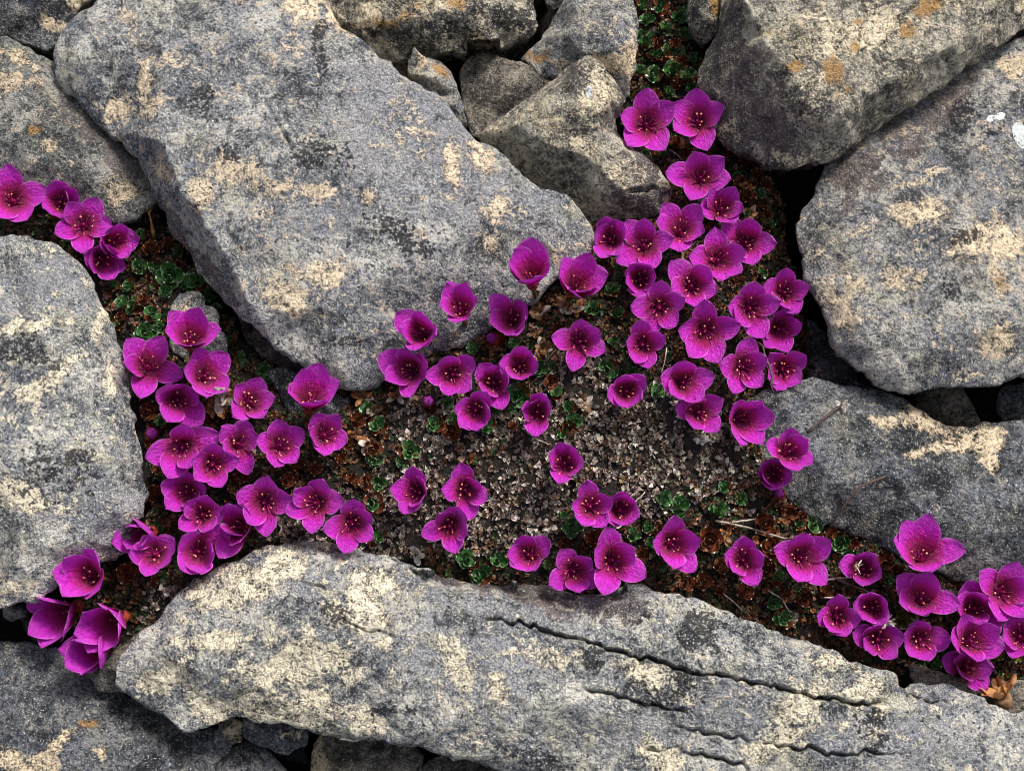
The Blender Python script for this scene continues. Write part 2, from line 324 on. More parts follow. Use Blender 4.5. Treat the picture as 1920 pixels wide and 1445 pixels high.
def stone(name, label, out, inner=(), mat='grey', cracks=(), patches=(), res=0.45, bevel=1.2, rough=1.0, base=-46, flare=-0.30, jit=0.45, warp=1.0, cat='rock', grow=0, kind=None):
    """out: outline points (x, y, height); inner: break points of the top facets; all given as photo points at a height and turned into millimetres"""
    SEED[0] += 13; sd = SEED[0]
    ow = [P(*p) for p in out]; iw = [P(*p) for p in inner]
    ctrl = [(p[0], p[1], p[2]) for p in ow + iw]
    ev = tri_surface(ctrl, len(ow))
    poly = [(p[0], p[1]) for p in ow]
    # knock the corners off once, then roughen the outline
    ch = []
    for i in range(len(poly)):
        a = np.array(poly[i]); b = np.array(poly[(i + 1) % len(poly)]); ch += [a * .87 + b * .13, a * .13 + b * .87]
    pl = resample(ch, 0.7)
    tn = np.roll(pl, -1, 0) - np.roll(pl, 1, 0); tn /= np.linalg.norm(tn, axis=1)[:, None] + 1e-9
    nn = np.stack([tn[:, 1], -tn[:, 0]], 1)
    nn_ = len(pl); jj = 1.5 * jit * (1.1 * knots(nn_, 9, sd) + 0.75 * knots(nn_, 4, sd + 1) + 0.45 * knots(nn_, 2, sd + 2))
    pl = pl + nn * jj[:, None]
    x0, y0 = pl.min(0) - res; x1, y1 = pl.max(0) + res
    gx = np.arange(x0, x1 + res, res); gy = np.arange(y0, y1 + res, res)
    X, Y = np.meshgrid(gx, gy); sh = X.shape
    D, NX, NY = sdf(X, Y, [tuple(p) for p in pl])
    inside = D > 0
    cell = inside[:-1, :-1] | inside[1:, :-1] | inside[:-1, 1:] | inside[1:, 1:]
    X = np.where(inside, X, NX); Y = np.where(inside, Y, NY); d = np.maximum(D, 0)
    wx = X + warp * (1.2 * fbm(X / 9, Y / 9, sd + 1, 3)); wy = Y + warp * (1.2 * fbm(X / 9, Y / 9, sd + 2, 3))
    Z = ev(wx, wy)
    def relief(x, y):
        return rough * (0.5 * fbm(x / 22, y / 22, sd + 3, 2) + 1.5 * facet(x / 13, y / 13, sd + 30) + 0.62 * facet(x / 4.6 + 3, y / 4.6, sd + 31) + 0.30 * facet(x / 1.9, y / 1.9 + 5, sd + 32) - 0.9 + 0.18 * fbm(x / 6, y / 6, sd + 4, 3, 0.55) + 0.16 * fbm(x / 1.7, y / 1.7, sd + 5, 2, 0.6) - 0.30 * np.clip(fbm(x / 2.6, y / 2.6, sd + 6, 2) - 0.55, 0, 1))
    Z = Z + relief(X, Y)
    bw = 0.6 * bevel * (1 + 0.6 * fbm(X / 8, Y / 8, sd + 7, 3))
    tt = np.clip(1 - d / np.maximum(bw, 0.2), 0, 1)
    Z = Z - bw * (1 - np.sqrt(np.maximum(0, 1 - tt * tt))) * 0.9
    ppx, ppy = proj(np.stack([X, Y, Z], -1))
    for pts, wd, dp in cracks:
        q = resample_open(pts, 9); ang = fbm(q[:, 0] / 26, q[:, 1] / 26, sd + 9, 4, 0.65); q = q + np.stack([ang * 3, ang * 8], 1)
        ds = seg_dist(ppx, ppy, q); e0 = np.hypot(ppx - q[0][0], ppy - q[0][1]); e1 = np.hypot(ppx - q[-1][0], ppy - q[-1][1])
        tap = np.clip(np.minimum(e0, e1) / 70 + 0.15, 0, 1); vr = np.clip(0.8 + 0.9 * fbm(ppx / 28, ppy / 28, sd + 8, 3), 0.45, 2)
        Z = Z - 1.9 * dp * np.minimum(1, tap * vr) * np.exp(-(ds / np.maximum(wd * (0.45 + 0.35 * vr), 1.2)) ** 2)
    att = np.zeros(sh + (6,))
    wob = 0.8 * fbm(ppx / 70, ppy / 70, sd + 10, 5, 0.68)
    for k, cx, cy, rx, ry, an in patches:
        ca, sa = math.cos(math.radians(an)), math.sin(math.radians(an))
        u = ((ppx - cx) * ca - (ppy - cy) * sa) / rx; v = ((ppx - cx) * sa + (ppy - cy) * ca) / ry
        val = np.clip(1.5 - np.sqrt(u * u + v * v) + (wob if k != 'white' else 0), 0, 1)
        val = np.clip((val - 0.5) * (1.1 if k != 'veil' else 2.0) + 0.5, 0, 1)
        att[..., KIND[k]] = np.maximum(att[..., KIND[k]], val * (ppx > -1e6))
    # assemble
    used = np.zeros(sh, bool); used[:-1, :-1] |= cell; used[1:, :-1] |= cell; used[:-1, 1:] |= cell; used[1:, 1:] |= cell
    idx = -np.ones(sh, int); idx[used] = np.arange(used.sum())
    V = np.stack([X[used], Y[used], Z[used]], 1); A = att[used]
    quads = np.stack([idx[:-1, :-1][cell], idx[:-1, 1:][cell], idx[1:, 1:][cell], idx[1:, :-1][cell]], 1)
    e = np.concatenate([quads[:, [0, 1]], quads[:, [1, 2]], quads[:, [2, 3]], quads[:, [3, 0]]])
    key = np.sort(e, 1); kk = key[:, 0].astype(np.int64) * (len(V) + 1) + key[:, 1]
    u_, inv, cnt = np.unique(kk, return_inverse=True, return_counts=True)
    be = e[cnt[inv] == 1]
    bv = np.unique(be); loc = {int(v): i for i, v in enumerate(bv)}
    B = V[bv]
    # outward direction at the rim, smoothed
    Dq, qx, qy = sdf(B[:, 0], B[:, 1], [tuple(p) for p in pl[::2]])
    h = 1.0
    g = lambda dx, dy: sdf(B[:, 0] + dx, B[:, 1] + dy, [tuple(p) for p in pl[::3]])[0]
    gn = np.stack([-(g(h, 0) - g(-h, 0)), -(g(0, h) - g(0, -h))], 1); gn /= np.linalg.norm(gn, axis=1)[:, None] + 1e-9
    rings = [B]; allV = [V]; n0 = len(V); Fq = quads.tolist()
    ztop = B[:, 2]
    for dep in (0.8, 2.4, 5.0, 9.0, 15.0, 24.0, None):
        zz = np.full(len(B), float(base)) if dep is None else np.maximum(ztop - dep, base + 0.3)
        dd = ztop - zz
        nz = 0.5 * rough * fbm(B[:, 0] / 5 + zz / 9, B[:, 1] / 5 - zz / 7, sd + 11, 3) * np.minimum(1, dd / 1.5)
        off = flare * dd * (1 + 0.3 * noise(B[:, 0] / 12, B[:, 1] / 12, sd + 12)) + nz * 1.6
        lim = np.maximum(off, -6 - 0.15 * dd)
        rings.append(np.stack([B[:, 0] + gn[:, 0] * lim, B[:, 1] + gn[:, 1] * lim, zz], 1))
    for k, R in enumerate(rings[1:]):
        allV.append(R)
    nb = len(B)
    def rid(k, i): return int(bv[i]) if k == 0 else n0 + (k - 1) * nb + i
    for a, b in be:
        ia, ib = loc[int(a)], loc[int(b)]
        for k in range(len(rings) - 1): Fq.append([rid(k, ib), rid(k, ia), rid(k + 1, ia), rid(k + 1, ib)])
    cen = B.mean(0); allV.append(np.array([[cen[0], cen[1], base]])); ci = n0 + (len(rings) - 1) * nb
    for a, b in be: Fq.append([rid(len(rings) - 1, loc[int(b)]), rid(len(rings) - 1, loc[int(a)]), ci])
    VV = np.concatenate(allV); org = np.array([cen[0], cen[1], base])
    o = mesh_obj(name, VV - org, Fq, M[mat])
    o.location = Vector(org) * MM
    col = np.concatenate([A] + [A[bv] * 1.0 for _ in rings[1:]] + [np.zeros((1, 6))])
    ca_ = o.data.attributes.new('patch', 'FLOAT_COLOR', 'POINT'); ca_.data.foreach_set('color', col[:, :4].astype(np.float32).ravel())
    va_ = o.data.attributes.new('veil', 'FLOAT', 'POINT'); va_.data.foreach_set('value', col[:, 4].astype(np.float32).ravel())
    va_ = o.data.attributes.new('smoothness', 'FLOAT', 'POINT'); va_.data.foreach_set('value', col[:, 5].astype(np.float32).ravel())
    if kind: tag(o, label, cat, None, kind)
    else: tag(o, label, cat)
    pls = [tuple(p) for p in pl[::2]]
    bb = (x0, y0, x1, y1)
    Zg = np.where(inside, Z, -1e9)
    def height(x, y):
        i = int(round((x - gx[0]) / res)); j = int(round((y - gy[0]) / res))
        return float(Zg[j, i]) if 0 <= i < sh[1] and 0 <= j < sh[0] else -1e9
    height.grid = (Zg, gx[0], gy[0], res)
    if cat == 'rock': SURF.append(height)
    return o, ev, pls, height
def resample_open(pts, step):
    out = []
    for a, b in zip(pts[:-1], pts[1:]):
        a = np.array(a, float); b = np.array(b, float); k = max(1, int(np.linalg.norm(b - a) / step))
        for j in range(k): out.append(a + (b - a) * j / k)
    out.append(np.array(pts[-1], float)); return np.array(out)

# ------------------------------------------------------------------ setting: ground
gx = np.linspace(-900, 900, 90); GX, GY = np.meshgrid(gx, gx)
GZ = -46 + 5 * fbm(GX / 60, GY / 60, 3, 4)
V = np.stack([GX.ravel(), GY.ravel(), GZ.ravel()], 1); n = len(gx)
Fc = [(j * n + i, j * n + i + 1, (j + 1) * n + i + 1, (j + 1) * n + i) for j in range(n - 1) for i in range(n - 1)]
tag(mesh_obj('ground', V, Fc, M['soil']), 'dark earth at the bottom of the gaps between the rocks', None, None, 'structure')

# ------------------------------------------------------------------ rocks
stone('rock', 'largest grey slab, speckled and pitted, with cream crusts across its face',
      [(96, 105, 6), (112, 60, 8), (160, 14, 8), (230, -60, 8), (400, -300, 8), (560, -70, 9), (606, 5, 9), (650, 52, 9), (705, 98, 9), (765, 146, 9), (832, 192, 9), (884, 246, 9), (950, 302, 9), (1012, 346, 9), (1060, 372, 8), (1100, 402, 7), (1118, 442, 5), (1108, 482, 4), (1040, 530, 3), (960, 590, 2), (880, 640, 1), (800, 668, 1), (722, 712, 1), (655, 738, 3),
       (600, 706, 5), (555, 678, 6), (505, 640, 6), (460, 600, 5), (418, 562, 2), (385, 530, 0), (362, 480, -1), (318, 420, 0), (285, 350, 2), (250, 296, 4), (205, 246, 5), (150, 200, 6), (108, 152, 6)],
      [(160, 120, 13), (300, 260, 14), (330, 345, 14), (395, 430, 13), (440, 520, 12), (478, 580, 11), (640, 690, 8), (300, 60, 14), (480, 30, 14), (600, 120, 15), (560, 240, 17), (720, 330, 16), (520, 420, 16), (760, 480, 13), (620, 580, 12), (900, 420, 12), (1000, 430, 9), (860, 560, 7), (1040, 470, 7)],
      'slab', cracks=[([(495, 190), (530, 245), (560, 300)], 4, 1.0), ([(590, 60), (606, 130), (612, 170)], 6, 0.7), ([(430, 290), (395, 330)], 6, 0.5)],
      patches=[('smooth', 800, 280, 190, 120, -40), ('smooth', 720, 200, 120, 90, -40), ('smooth', 620, 400, 80, 50, 0), ('veil', 330, 440, 90, 20, -52), ('veil', 400, 520, 50, 14, -50), ('tan', 440, 320, 50, 26, -25), ('tan', 515, 350, 50, 24, -15), ('tan', 600, 360, 45, 12, 0), ('tan', 690, 370, 15, 18, 0), ('tan', 247, 60, 18, 48, 15), ('tan', 268, 130, 14, 42, 0), ('tan', 238, 200, 42, 22, 0), ('tan', 560, 15, 30, 30, 0), ('tan', 625, 25, 12, 30, 30), ('tan', 845, 310, 14, 40, 0), ('tan', 910, 300, 26, 26, 0), ('tan', 930, 400, 26, 26, 0), ('tan', 915, 460, 20, 22, 0), ('tan', 375, 365, 20, 30, 0), ('tan', 600, 510, 50, 25, 0), ('tan', 450, 470, 10, 10, 0), ('tan', 300, 320, 14, 40, 45), ('tan', 540, 560, 60, 30, -30),  # veil strips paint shade onto the lower left side face
               ('dark', 740, 440, 60, 22, -20), ('dark', 380, 180, 30, 30, 0), ('dark', 600, 290, 40, 30, 0), ('dark', 430, 290, 26, 16, 0), ('dark', 640, 640, 30, 12, 0), ('dark', 600, 120, 14, 50, 0)], res=0.4, bevel=1.6, jit=0.55)
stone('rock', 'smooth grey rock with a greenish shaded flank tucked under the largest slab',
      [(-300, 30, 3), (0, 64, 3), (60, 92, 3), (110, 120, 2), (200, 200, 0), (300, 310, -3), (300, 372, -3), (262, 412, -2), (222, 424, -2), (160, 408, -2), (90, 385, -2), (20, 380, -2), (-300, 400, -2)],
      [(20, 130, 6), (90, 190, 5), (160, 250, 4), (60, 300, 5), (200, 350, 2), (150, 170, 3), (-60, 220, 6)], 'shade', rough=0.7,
      patches=[('veil', 180, 250, 120, 26, -42), ('tan', 20, 150, 30, 16, 0), ('tan', 95, 275, 14, 10, 0), ('orange', 60, 245, 12, 7, 0), ('tan', 220, 360, 30, 22, 0), ('tan', 30, 110, 60, 14, -25)])  # veil patch paints the slab's shadow along this flank
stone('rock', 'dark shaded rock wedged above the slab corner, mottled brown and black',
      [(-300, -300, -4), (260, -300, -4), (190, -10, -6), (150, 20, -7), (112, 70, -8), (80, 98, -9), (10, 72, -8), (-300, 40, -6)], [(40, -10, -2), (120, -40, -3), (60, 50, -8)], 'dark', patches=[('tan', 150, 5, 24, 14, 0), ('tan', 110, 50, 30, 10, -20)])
stone('rock', 'big pale grey boulder with a sloping light edge facing the flower clusters',
      [(-300, 438, 8), (0, 444, 8), (60, 440, 8), (105, 452, 7), (146, 486, 5), (172, 522, 3), (196, 576, 2), (218, 618, 2), (236, 664, 3), (246, 740, 3), (262, 812, 3), (272, 890, 3), (268, 958, 3), (250, 990, 2), (236, 1032, 1), (196, 1046, 0), (150, 1074, 0), (64, 1132, 3), (0, 1140, 4), (-300, 1140, 4)],
      [(140, 520, 9), (160, 600, 11), (190, 670, 11), (215, 760, 10), (225, 860, 10), (215, 950, 8), (60, 520, 12), (60, 700, 14), (100, 860, 13), (40, 1020, 11), (150, 1010, 7), (0, 900, 13)], 'pale', bevel=1.0, rough=1.0,
      patches=[('smooth', 80, 540, 110, 70, 0), ('smooth', 200, 950, 60, 60, 0), ('tan', 60, 610, 70, 14, 10), ('tan', 60, 730, 40, 20, 20), ('tan', 30, 930, 50, 30, 0), ('tan', 120, 690, 50, 12, 40), ('tan', 25, 1100, 30, 24, 0), ('tan', 190, 600, 14, 60, -20), ('tan', 205, 690, 12, 50, 0), ('dark', 40, 660, 60, 30, 0), ('dark', 100, 880, 60, 40, 0)])
stone('rock', 'long layered slab with cream crusts and black hairline cracks below the flowers',
      [(212, 1284, 2), (228, 1240, 3), (256, 1196, 3), (300, 1160, 2), (338, 1110, 1), (420, 1058, 1), (482, 1020, 1), (560, 1014, 1), (640, 1028, 1), (702, 1040, 1), (762, 1062, 1), (866, 1088, 0), (960, 1100, 0), (1060, 1108, 0), (1150, 1112, 0), (1205, 1098, 1), (1242, 1108, 3), (1292, 1118, 5), (1400, 1164, 6), (1500, 1200, 6), (1562, 1222, 6), (1640, 1246, 6), (1684, 1262, 5), (1690, 1284, 3), (1742, 1276, 2), (1800, 1294, 2), (1832, 1306, 2), (1884, 1336, 2), (2230, 1370, 2), (2230, 1720, 2), (1200, 1720, 0), (1050, 1462, 0), (960, 1446, 1), (862, 1422, 2), (780, 1406, 2), (700, 1388, 2), (600, 1372, 2), (500, 1356, 2), (420, 1346, 2), (352, 1372, 1), (300, 1336, 1), (242, 1302, 1)],
      [(300, 1230, 6), (400, 1130, 7), (500, 1070, 7), (620, 1072, 8), (800, 1100, 8), (900, 1116, 8), (960, 1126, 7.5), (1040, 1146, 7), (1092, 1162, 6), (1140, 1136, 7), (1210, 1128, 8), (1300, 1170, 9), (1480, 1240, 9), (1640, 1296, 8), (1640, 1322, 7.0), (900, 1166, 9), (1090, 1205, 9.4), (1300, 1264, 8.6), (1500, 1304, 7.8), (560, 1180, 11), (700, 1230, 11), (450, 1270, 9), (600, 1340, 6), (800, 1370, 6), (960, 1300, 9), (1200, 1340, 7.5), (1400, 1400, 6), (1600, 1400, 6), (1800, 1400, 5), (960, 1410, 5), (1750, 1330, 5)],
      'pale', res=0.31, bevel=1.2, jit=0.6,
      cracks=[([(905, 1158), (985, 1172), (1080, 1198), (1200, 1232), (1300, 1258), (1400, 1276), (1500, 1300), (1600, 1316), (1664, 1318)], 3.2, 2.6), ([(1690, 1296), (1740, 1314), (1792, 1322)], 3, 1.6), ([(1072, 1284), (1150, 1304), (1210, 1318), (1290, 1336)], 3.5, 2.0), ([(1270, 1366), (1340, 1374), (1410, 1388)], 3.4, 1.8), ([(1432, 1396), (1500, 1404), (1560, 1412), (1700, 1410)], 3.2, 2.0), ([(1270, 1400), (1300, 1414), (1392, 1432), (1412, 1460)], 3.2, 2.2), ([(636, 1164), (690, 1182), (742, 1194)], 3.5, 1.2), ([(555, 1240), (552, 1290), (560, 1320)], 4, 0.6), ([(1190, 1402), (1260, 1404), (1290, 1398)], 4, 1.0), ([(560, 1090), (610, 1100), (640, 1130)], 3.5, 0.7)],
      patches=[('veil', 1080, 1128, 120, 26, -8), ('smooth', 900, 1230, 130, 90, -10), ('smooth', 1200, 1380, 120, 40, -10), ('smooth', 1380, 1340, 70, 50, 0), ('smooth', 1560, 1380, 60, 40, 0), ('smooth', 960, 1150, 140, 30, -8), ('smooth', 1750, 1380, 120, 60, 0), ('smooth', 600, 1100, 50, 30, 0), ('veil', 940, 1100, 100, 10, -8), ('veil', 560, 1024, 120, 9, 0), ('veil', 380, 1090, 60, 10, 40), ('tan', 430, 1110, 90, 42, 25), ('tan', 520, 1060, 60, 24, 15), ('tan', 690, 1090, 64, 22, -18), ('tan', 680, 1130, 66, 60, 0), ('tan', 720, 1210, 20, 16, 0), ('tan', 410, 1200, 70, 24, 0), ('tan', 540, 1250, 95, 60, -8), ('tan', 480, 1330, 110, 34, -5), ('tan', 560, 1320, 90, 50, 0), ('tan', 300, 1270, 60, 26, 30), ('tan', 690, 1350, 48, 22, -10), ('tan', 650, 1275, 18, 18, 0), ('tan', 860, 1260, 26, 60, 20), ('tan', 930, 1290, 16, 30, 20), ('tan', 1490, 1330, 50, 40, 0), ('tan', 1480, 1380, 34, 30, 30), ('tan', 1560, 1300, 90, 24, -14), ('tan', 1570, 1240, 50, 18, -22), ('tan', 1640, 1290, 36, 18, 0), ('tan', 1580, 1360, 14, 12, 0), ('tan', 1250, 1420, 50, 26, 0), ('tan', 1420, 1410, 26, 20, 40), ('tan', 1200, 1260, 50, 22, -15), ('tan', 1050, 1230, 40, 22, -15),
               ('dark', 1110, 1225, 24, 26, 0), ('dark', 1180, 1285, 40, 26, -20), ('dark', 1250, 1318, 40, 14, -10), ('dark', 1290, 1270, 30, 40, 0), ('dark', 1320, 1185, 40, 40, 0), ('dark', 1000, 1420, 50, 14, -10), ('dark', 735, 1330, 30, 14, 0), ('dark', 1630, 1370, 30, 30, 0), ('dark', 620, 1150, 40, 20, 0)])
stone('rock', 'tall tilted rock with rough lit top and brown shaded flank overhanging its neighbour',
      [(1362, -300, 6), (1356, 0, 4), (1340, 60, 2), (1316, 100, 0), (1306, 152, -1), (1330, 215, -1), (1352, 256, 0), (1400, 288, 2), (1442, 310, 4), (1500, 316, 6), (1560, 300, 8), (1604, 264, 9), (1700, 200, 9), (1800, 140, 9), (1880, 82, 9), (1940, 26, 9), (2230, -40, 9), (2230, -300, 9)],
      [(1395, -20, 18), (1430, 70, 19), (1470, 125, 20), (1508, 190, 20), (1545, 235, 18), (1518, 284, 11), (1600, 205, 20), (1700, 130, 20), (1820, 60, 20), (1600, 40, 21), (1500, 40, 21), (1760, -60, 21), (1920, -40, 18)], 'warm', rough=1.25, bevel=0.9,
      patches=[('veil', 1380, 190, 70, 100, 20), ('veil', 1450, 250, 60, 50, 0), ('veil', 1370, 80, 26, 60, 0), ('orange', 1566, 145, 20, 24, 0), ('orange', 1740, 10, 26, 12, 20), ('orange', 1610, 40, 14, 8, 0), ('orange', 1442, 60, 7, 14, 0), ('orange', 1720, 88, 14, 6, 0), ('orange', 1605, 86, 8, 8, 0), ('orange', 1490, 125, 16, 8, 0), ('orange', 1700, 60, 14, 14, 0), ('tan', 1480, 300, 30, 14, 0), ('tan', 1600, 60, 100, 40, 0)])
stone('rock', 'large mottled rock with two white lichen spots and yellowish blotches',
      [(2230, 20, 4), (1940, 60, 3), (1860, 90, 2), (1760, 140, 1), (1660, 200, 0), (1590, 250, 0), (1548, 300, 0), (1524, 352, 1), (1504, 400, 1), (1490, 450, 2), (1504, 520, 3), (1530, 572, 4), (1560, 640, 5), (1606, 690, 5), (1642, 726, 5), (1700, 734, 6), (1780, 730, 6), (1850, 726, 6), (1920, 710, 6), (2230, 690, 6)],
      [(1600, 330, 5), (1570, 420, 8), (1580, 540, 9), (1640, 650, 10), (1690, 700, 9), (1900, 230, 8), (1760, 260, 5), (1720, 400, 12), (1840, 480, 13), (1800, 620, 12), (1950, 600, 12)], 'grey', rough=1.1, bevel=0.9,
      patches=[('veil', 1700, 230, 150, 40, 33), ('veil', 1600, 320, 60, 60, 30), ('smooth', 1850, 340, 40, 60, 0), ('white', 1914, 254, 14, 26, 20), ('white', 1858, 222, 9, 6, 20), ('white', 1876, 218, 9, 7, 20), ('tan', 1875, 520, 42, 32, 0), ('orange', 1880, 525, 26, 20, 0), ('tan', 1560, 560, 30, 60, 20), ('tan', 1720, 400, 40, 26, 0), ('tan', 1600, 530, 40, 22, 0), ('tan', 1680, 520, 40, 26, 0), ('tan', 1880, 640, 30, 36, 0), ('tan', 1860, 460, 60, 40, 0), ('tan', 1900, 130, 30, 20, 0), ('dark', 1800, 440, 22, 16, 0), ('dark', 1780, 690, 34, 14, -10), ('dark', 1780, 545, 22, 16, 0), ('dark', 1820, 220, 40, 30, 0)])  # veil patches: smooth brownish face plus painted shadow of the tilted rock
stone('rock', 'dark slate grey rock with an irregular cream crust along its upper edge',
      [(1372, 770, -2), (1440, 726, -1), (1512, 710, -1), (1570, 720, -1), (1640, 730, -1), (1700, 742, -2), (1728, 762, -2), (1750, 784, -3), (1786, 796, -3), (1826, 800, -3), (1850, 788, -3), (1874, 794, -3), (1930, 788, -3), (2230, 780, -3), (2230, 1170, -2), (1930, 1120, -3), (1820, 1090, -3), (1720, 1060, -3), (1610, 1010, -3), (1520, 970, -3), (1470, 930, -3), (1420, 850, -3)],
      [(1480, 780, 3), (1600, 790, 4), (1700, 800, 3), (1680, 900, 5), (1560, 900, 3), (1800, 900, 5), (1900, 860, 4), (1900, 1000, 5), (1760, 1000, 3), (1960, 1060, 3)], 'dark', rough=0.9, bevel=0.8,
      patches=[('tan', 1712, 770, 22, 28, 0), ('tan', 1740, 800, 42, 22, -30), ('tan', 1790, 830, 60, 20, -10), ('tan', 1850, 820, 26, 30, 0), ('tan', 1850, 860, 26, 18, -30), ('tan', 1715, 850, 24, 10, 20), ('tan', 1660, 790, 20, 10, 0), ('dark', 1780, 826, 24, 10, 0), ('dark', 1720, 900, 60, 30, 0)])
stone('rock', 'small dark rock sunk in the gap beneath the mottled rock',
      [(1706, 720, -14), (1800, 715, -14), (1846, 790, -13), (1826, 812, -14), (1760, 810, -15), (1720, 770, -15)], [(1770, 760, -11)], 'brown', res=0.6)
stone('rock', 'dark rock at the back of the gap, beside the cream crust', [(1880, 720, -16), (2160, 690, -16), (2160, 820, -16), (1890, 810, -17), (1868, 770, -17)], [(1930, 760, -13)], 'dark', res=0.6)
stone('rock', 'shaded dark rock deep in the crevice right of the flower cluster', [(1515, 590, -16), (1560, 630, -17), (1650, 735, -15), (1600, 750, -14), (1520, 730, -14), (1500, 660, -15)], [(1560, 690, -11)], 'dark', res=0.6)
stone('rock', 'wedge shaped rock with a sharp pale peak and a cracked lower corner',
      [(902, 248, -2), (960, 206, 0), (1020, 166, 2), (1076, 112, 4), (1106, 100, 5), (1138, 122, 5), (1160, 160, 4), (1178, 192, 2), (1152, 226, 2), (1160, 250, 1), (1200, 282, 0), (1242, 322, -2), (1264, 358, -4), (1244, 404, -6), (1180, 420, -8), (1110, 420, -8), (1040, 380, -8), (960, 310, -6), (900, 270, -4)],
      [(965, 234, 5), (1040, 182, 9), (1092, 126, 11), (1144, 190, 10), (1120, 244, 9), (1180, 296, 5), (1164, 354, 3), (1100, 290, 7), (1000, 256, 5), (1215, 348, 1)], 'warm', bevel=0.7, rough=0.9,
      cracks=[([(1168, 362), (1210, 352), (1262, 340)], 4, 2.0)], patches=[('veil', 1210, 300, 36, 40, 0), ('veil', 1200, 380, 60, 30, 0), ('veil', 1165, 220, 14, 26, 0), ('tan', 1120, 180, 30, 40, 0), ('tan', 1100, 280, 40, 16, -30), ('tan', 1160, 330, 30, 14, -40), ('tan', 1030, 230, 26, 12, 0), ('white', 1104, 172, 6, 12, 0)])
stone('rock', 'blocky grey rock with a pale band, beside the green leafy gap',
      [(1040, 26, -4), (1050, 10, -2), (1075, -30, 0), (1100, -300, 0), (1196, -300, 0), (1192, 0, 0), (1192, 70, -1), (1190, 130, -3), (1178, 182, -6), (1140, 170, -7), (1070, 140, -8), (1018, 142, -9), (968, 112, -9), (1000, 84, -8)],
      [(1060, 62, -1), (1096, 98, -1), (1080, 20, 2), (1150, 0, 3), (1160, 90, 2), (1176, 120, 0)], 'grey', bevel=0.8, rough=0.7,
      patches=[('tan', 1152, 118, 34, 14, -8), ('tan', 1180, 110, 10, 40, 0), ('orange', 1020, 110, 26, 16, 0)])
stone('rock', 'rock with rusty orange stains and dark streaks at the slab top',
      [(600, -300, -2), (1000, -300, -2), (1002, 0, -2), (1010, 46, -3), (1004, 66, -4), (960, 82, -5), (948, 84, -6), (910, 94, -6), (850, 98, -7), (820, 110, -8), (780, 106, -8), (740, 116, -8), (690, 96, -7), (640, 46, -5), (600, 0, -4)],
      [(720, 40, 0), (830, 20, 2), (930, 10, 1), (980, 30, -1), (900, 66, -2), (800, 80, -3), (760, -40, 2)], 'warm', rough=1.3,
      patches=[('orange', 760, 24, 34, 26, 0), ('orange', 730, 45, 26, 12, 0), ('orange', 860, 8, 30, 10, 0), ('tan', 815, 12, 80, 18, 0), ('tan', 690, 30, 26, 26, 0), ('dark', 850, 55, 80, 24, 0), ('dark', 950, 40, 50, 26, 0), ('dark', 740, 64, 60, 12, 0), ('dark', 890, 20, 26, 22, 0)])
stone('rock', 'small pointed rock with an ochre tip leaning on the slab edge', [(774, 84, -3), (800, 104, -4), (840, 130, -4), (862, 172, -5), (884, 240, -6), (850, 240, -7), (800, 190, -7), (762, 136, -6)], [(800, 140, -1), (842, 190, -2)], 'grey', res=0.45, rough=0.6, patches=[('orange', 825, 130, 20, 9, -20), ('tan', 790, 110, 12, 20, 0)])
stone('rock', 'flat brown rock lying between the pointed rock and the wedge', [(892, 96, -9), (940, 100, -9), (1002, 130, -9), (1044, 146, -10), (1040, 190, -12), (960, 240, -12), (892, 260, -12), (872, 220, -11), (856, 156, -10), (870, 114, -10)], [(930, 160, -7.5), (990, 150, -8)], 'brown', res=0.45, rough=0.5, cracks=[([(1004, 130), (1000, 175)], 3, 0.9)])
stone('rock', 'dim brown pebble below the orange stained rock', [(888, 72, -16), (950, 78, -16), (950, 112, -17), (900, 120, -17), (870, 100, -17)], [(915, 92, -14)], 'brown', res=0.6)
stone('rock', 'tiny grey rock in the dark gap over the blocky rock', [(1018, -200, -8), (1086, -200, -8), (1080, 8, -9), (1050, 24, -10), (1020, 10, -10)], [(1050, -10, -7)], 'grey', res=0.6, rough=0.5)
stone('rock', 'narrow brown rock sunk left of the pointed rock', [(690, 90, -14), (790, 100, -14), (790, 180, -16), (740, 180, -16), (700, 130, -15)], [(745, 125, -12)], 'brown', res=0.6)
stone('rock', 'small warm grey rock perched against the tall tilted rock', [(1288, -280, 0), (1358, -280, 0), (1358, 0, 0), (1352, 56, -1), (1326, 76, -3), (1300, 62, -3), (1288, 20, -2)], [(1325, 20, 3), (1325, -40, 3)], 'warm', res=0.45, rough=0.6, patches=[('orange', 1338, 15, 12, 22, 0)])
stone('rock', 'small jagged grey rock poking up through the green rosettes', [(318, 574, -2), (334, 550, -1), (352, 552, -1), (372, 554, -1), (380, 574, -1), (400, 578, -1), (404, 600, -1), (424, 650, -2), (424, 690, -4), (360, 690, -4), (308, 644, -3), (320, 606, -2)], [(352, 590, 1.5), (385, 620, 1)], 'grey', res=0.36, rough=0.8, bevel=0.5, base=-40, patches=[('tan', 345, 585, 14, 14, 0)])
stone('rock', 'small dark flake of rock behind a side view flower near the slab', [(500, 694, -2), (526, 684, -1), (562, 698, -1), (606, 716, -1), (646, 744, -2), (690, 780, -4), (640, 806, -4), (590, 800, -4), (545, 770, -3), (515, 730, -2)], [(550, 730, 1), (620, 770, 0)], 'dark', res=0.4, rough=0.6, base=-40)
stone('rock', 'brownish rock half hidden in the shadow under the largest slab', [(440, 580, -10), (500, 620, -10), (580, 690, -9), (600, 720, -9), (540, 710, -8), (490, 670, -8), (455, 630, -9)], [(520, 665, -7)], 'brown', res=0.5, rough=0.5)
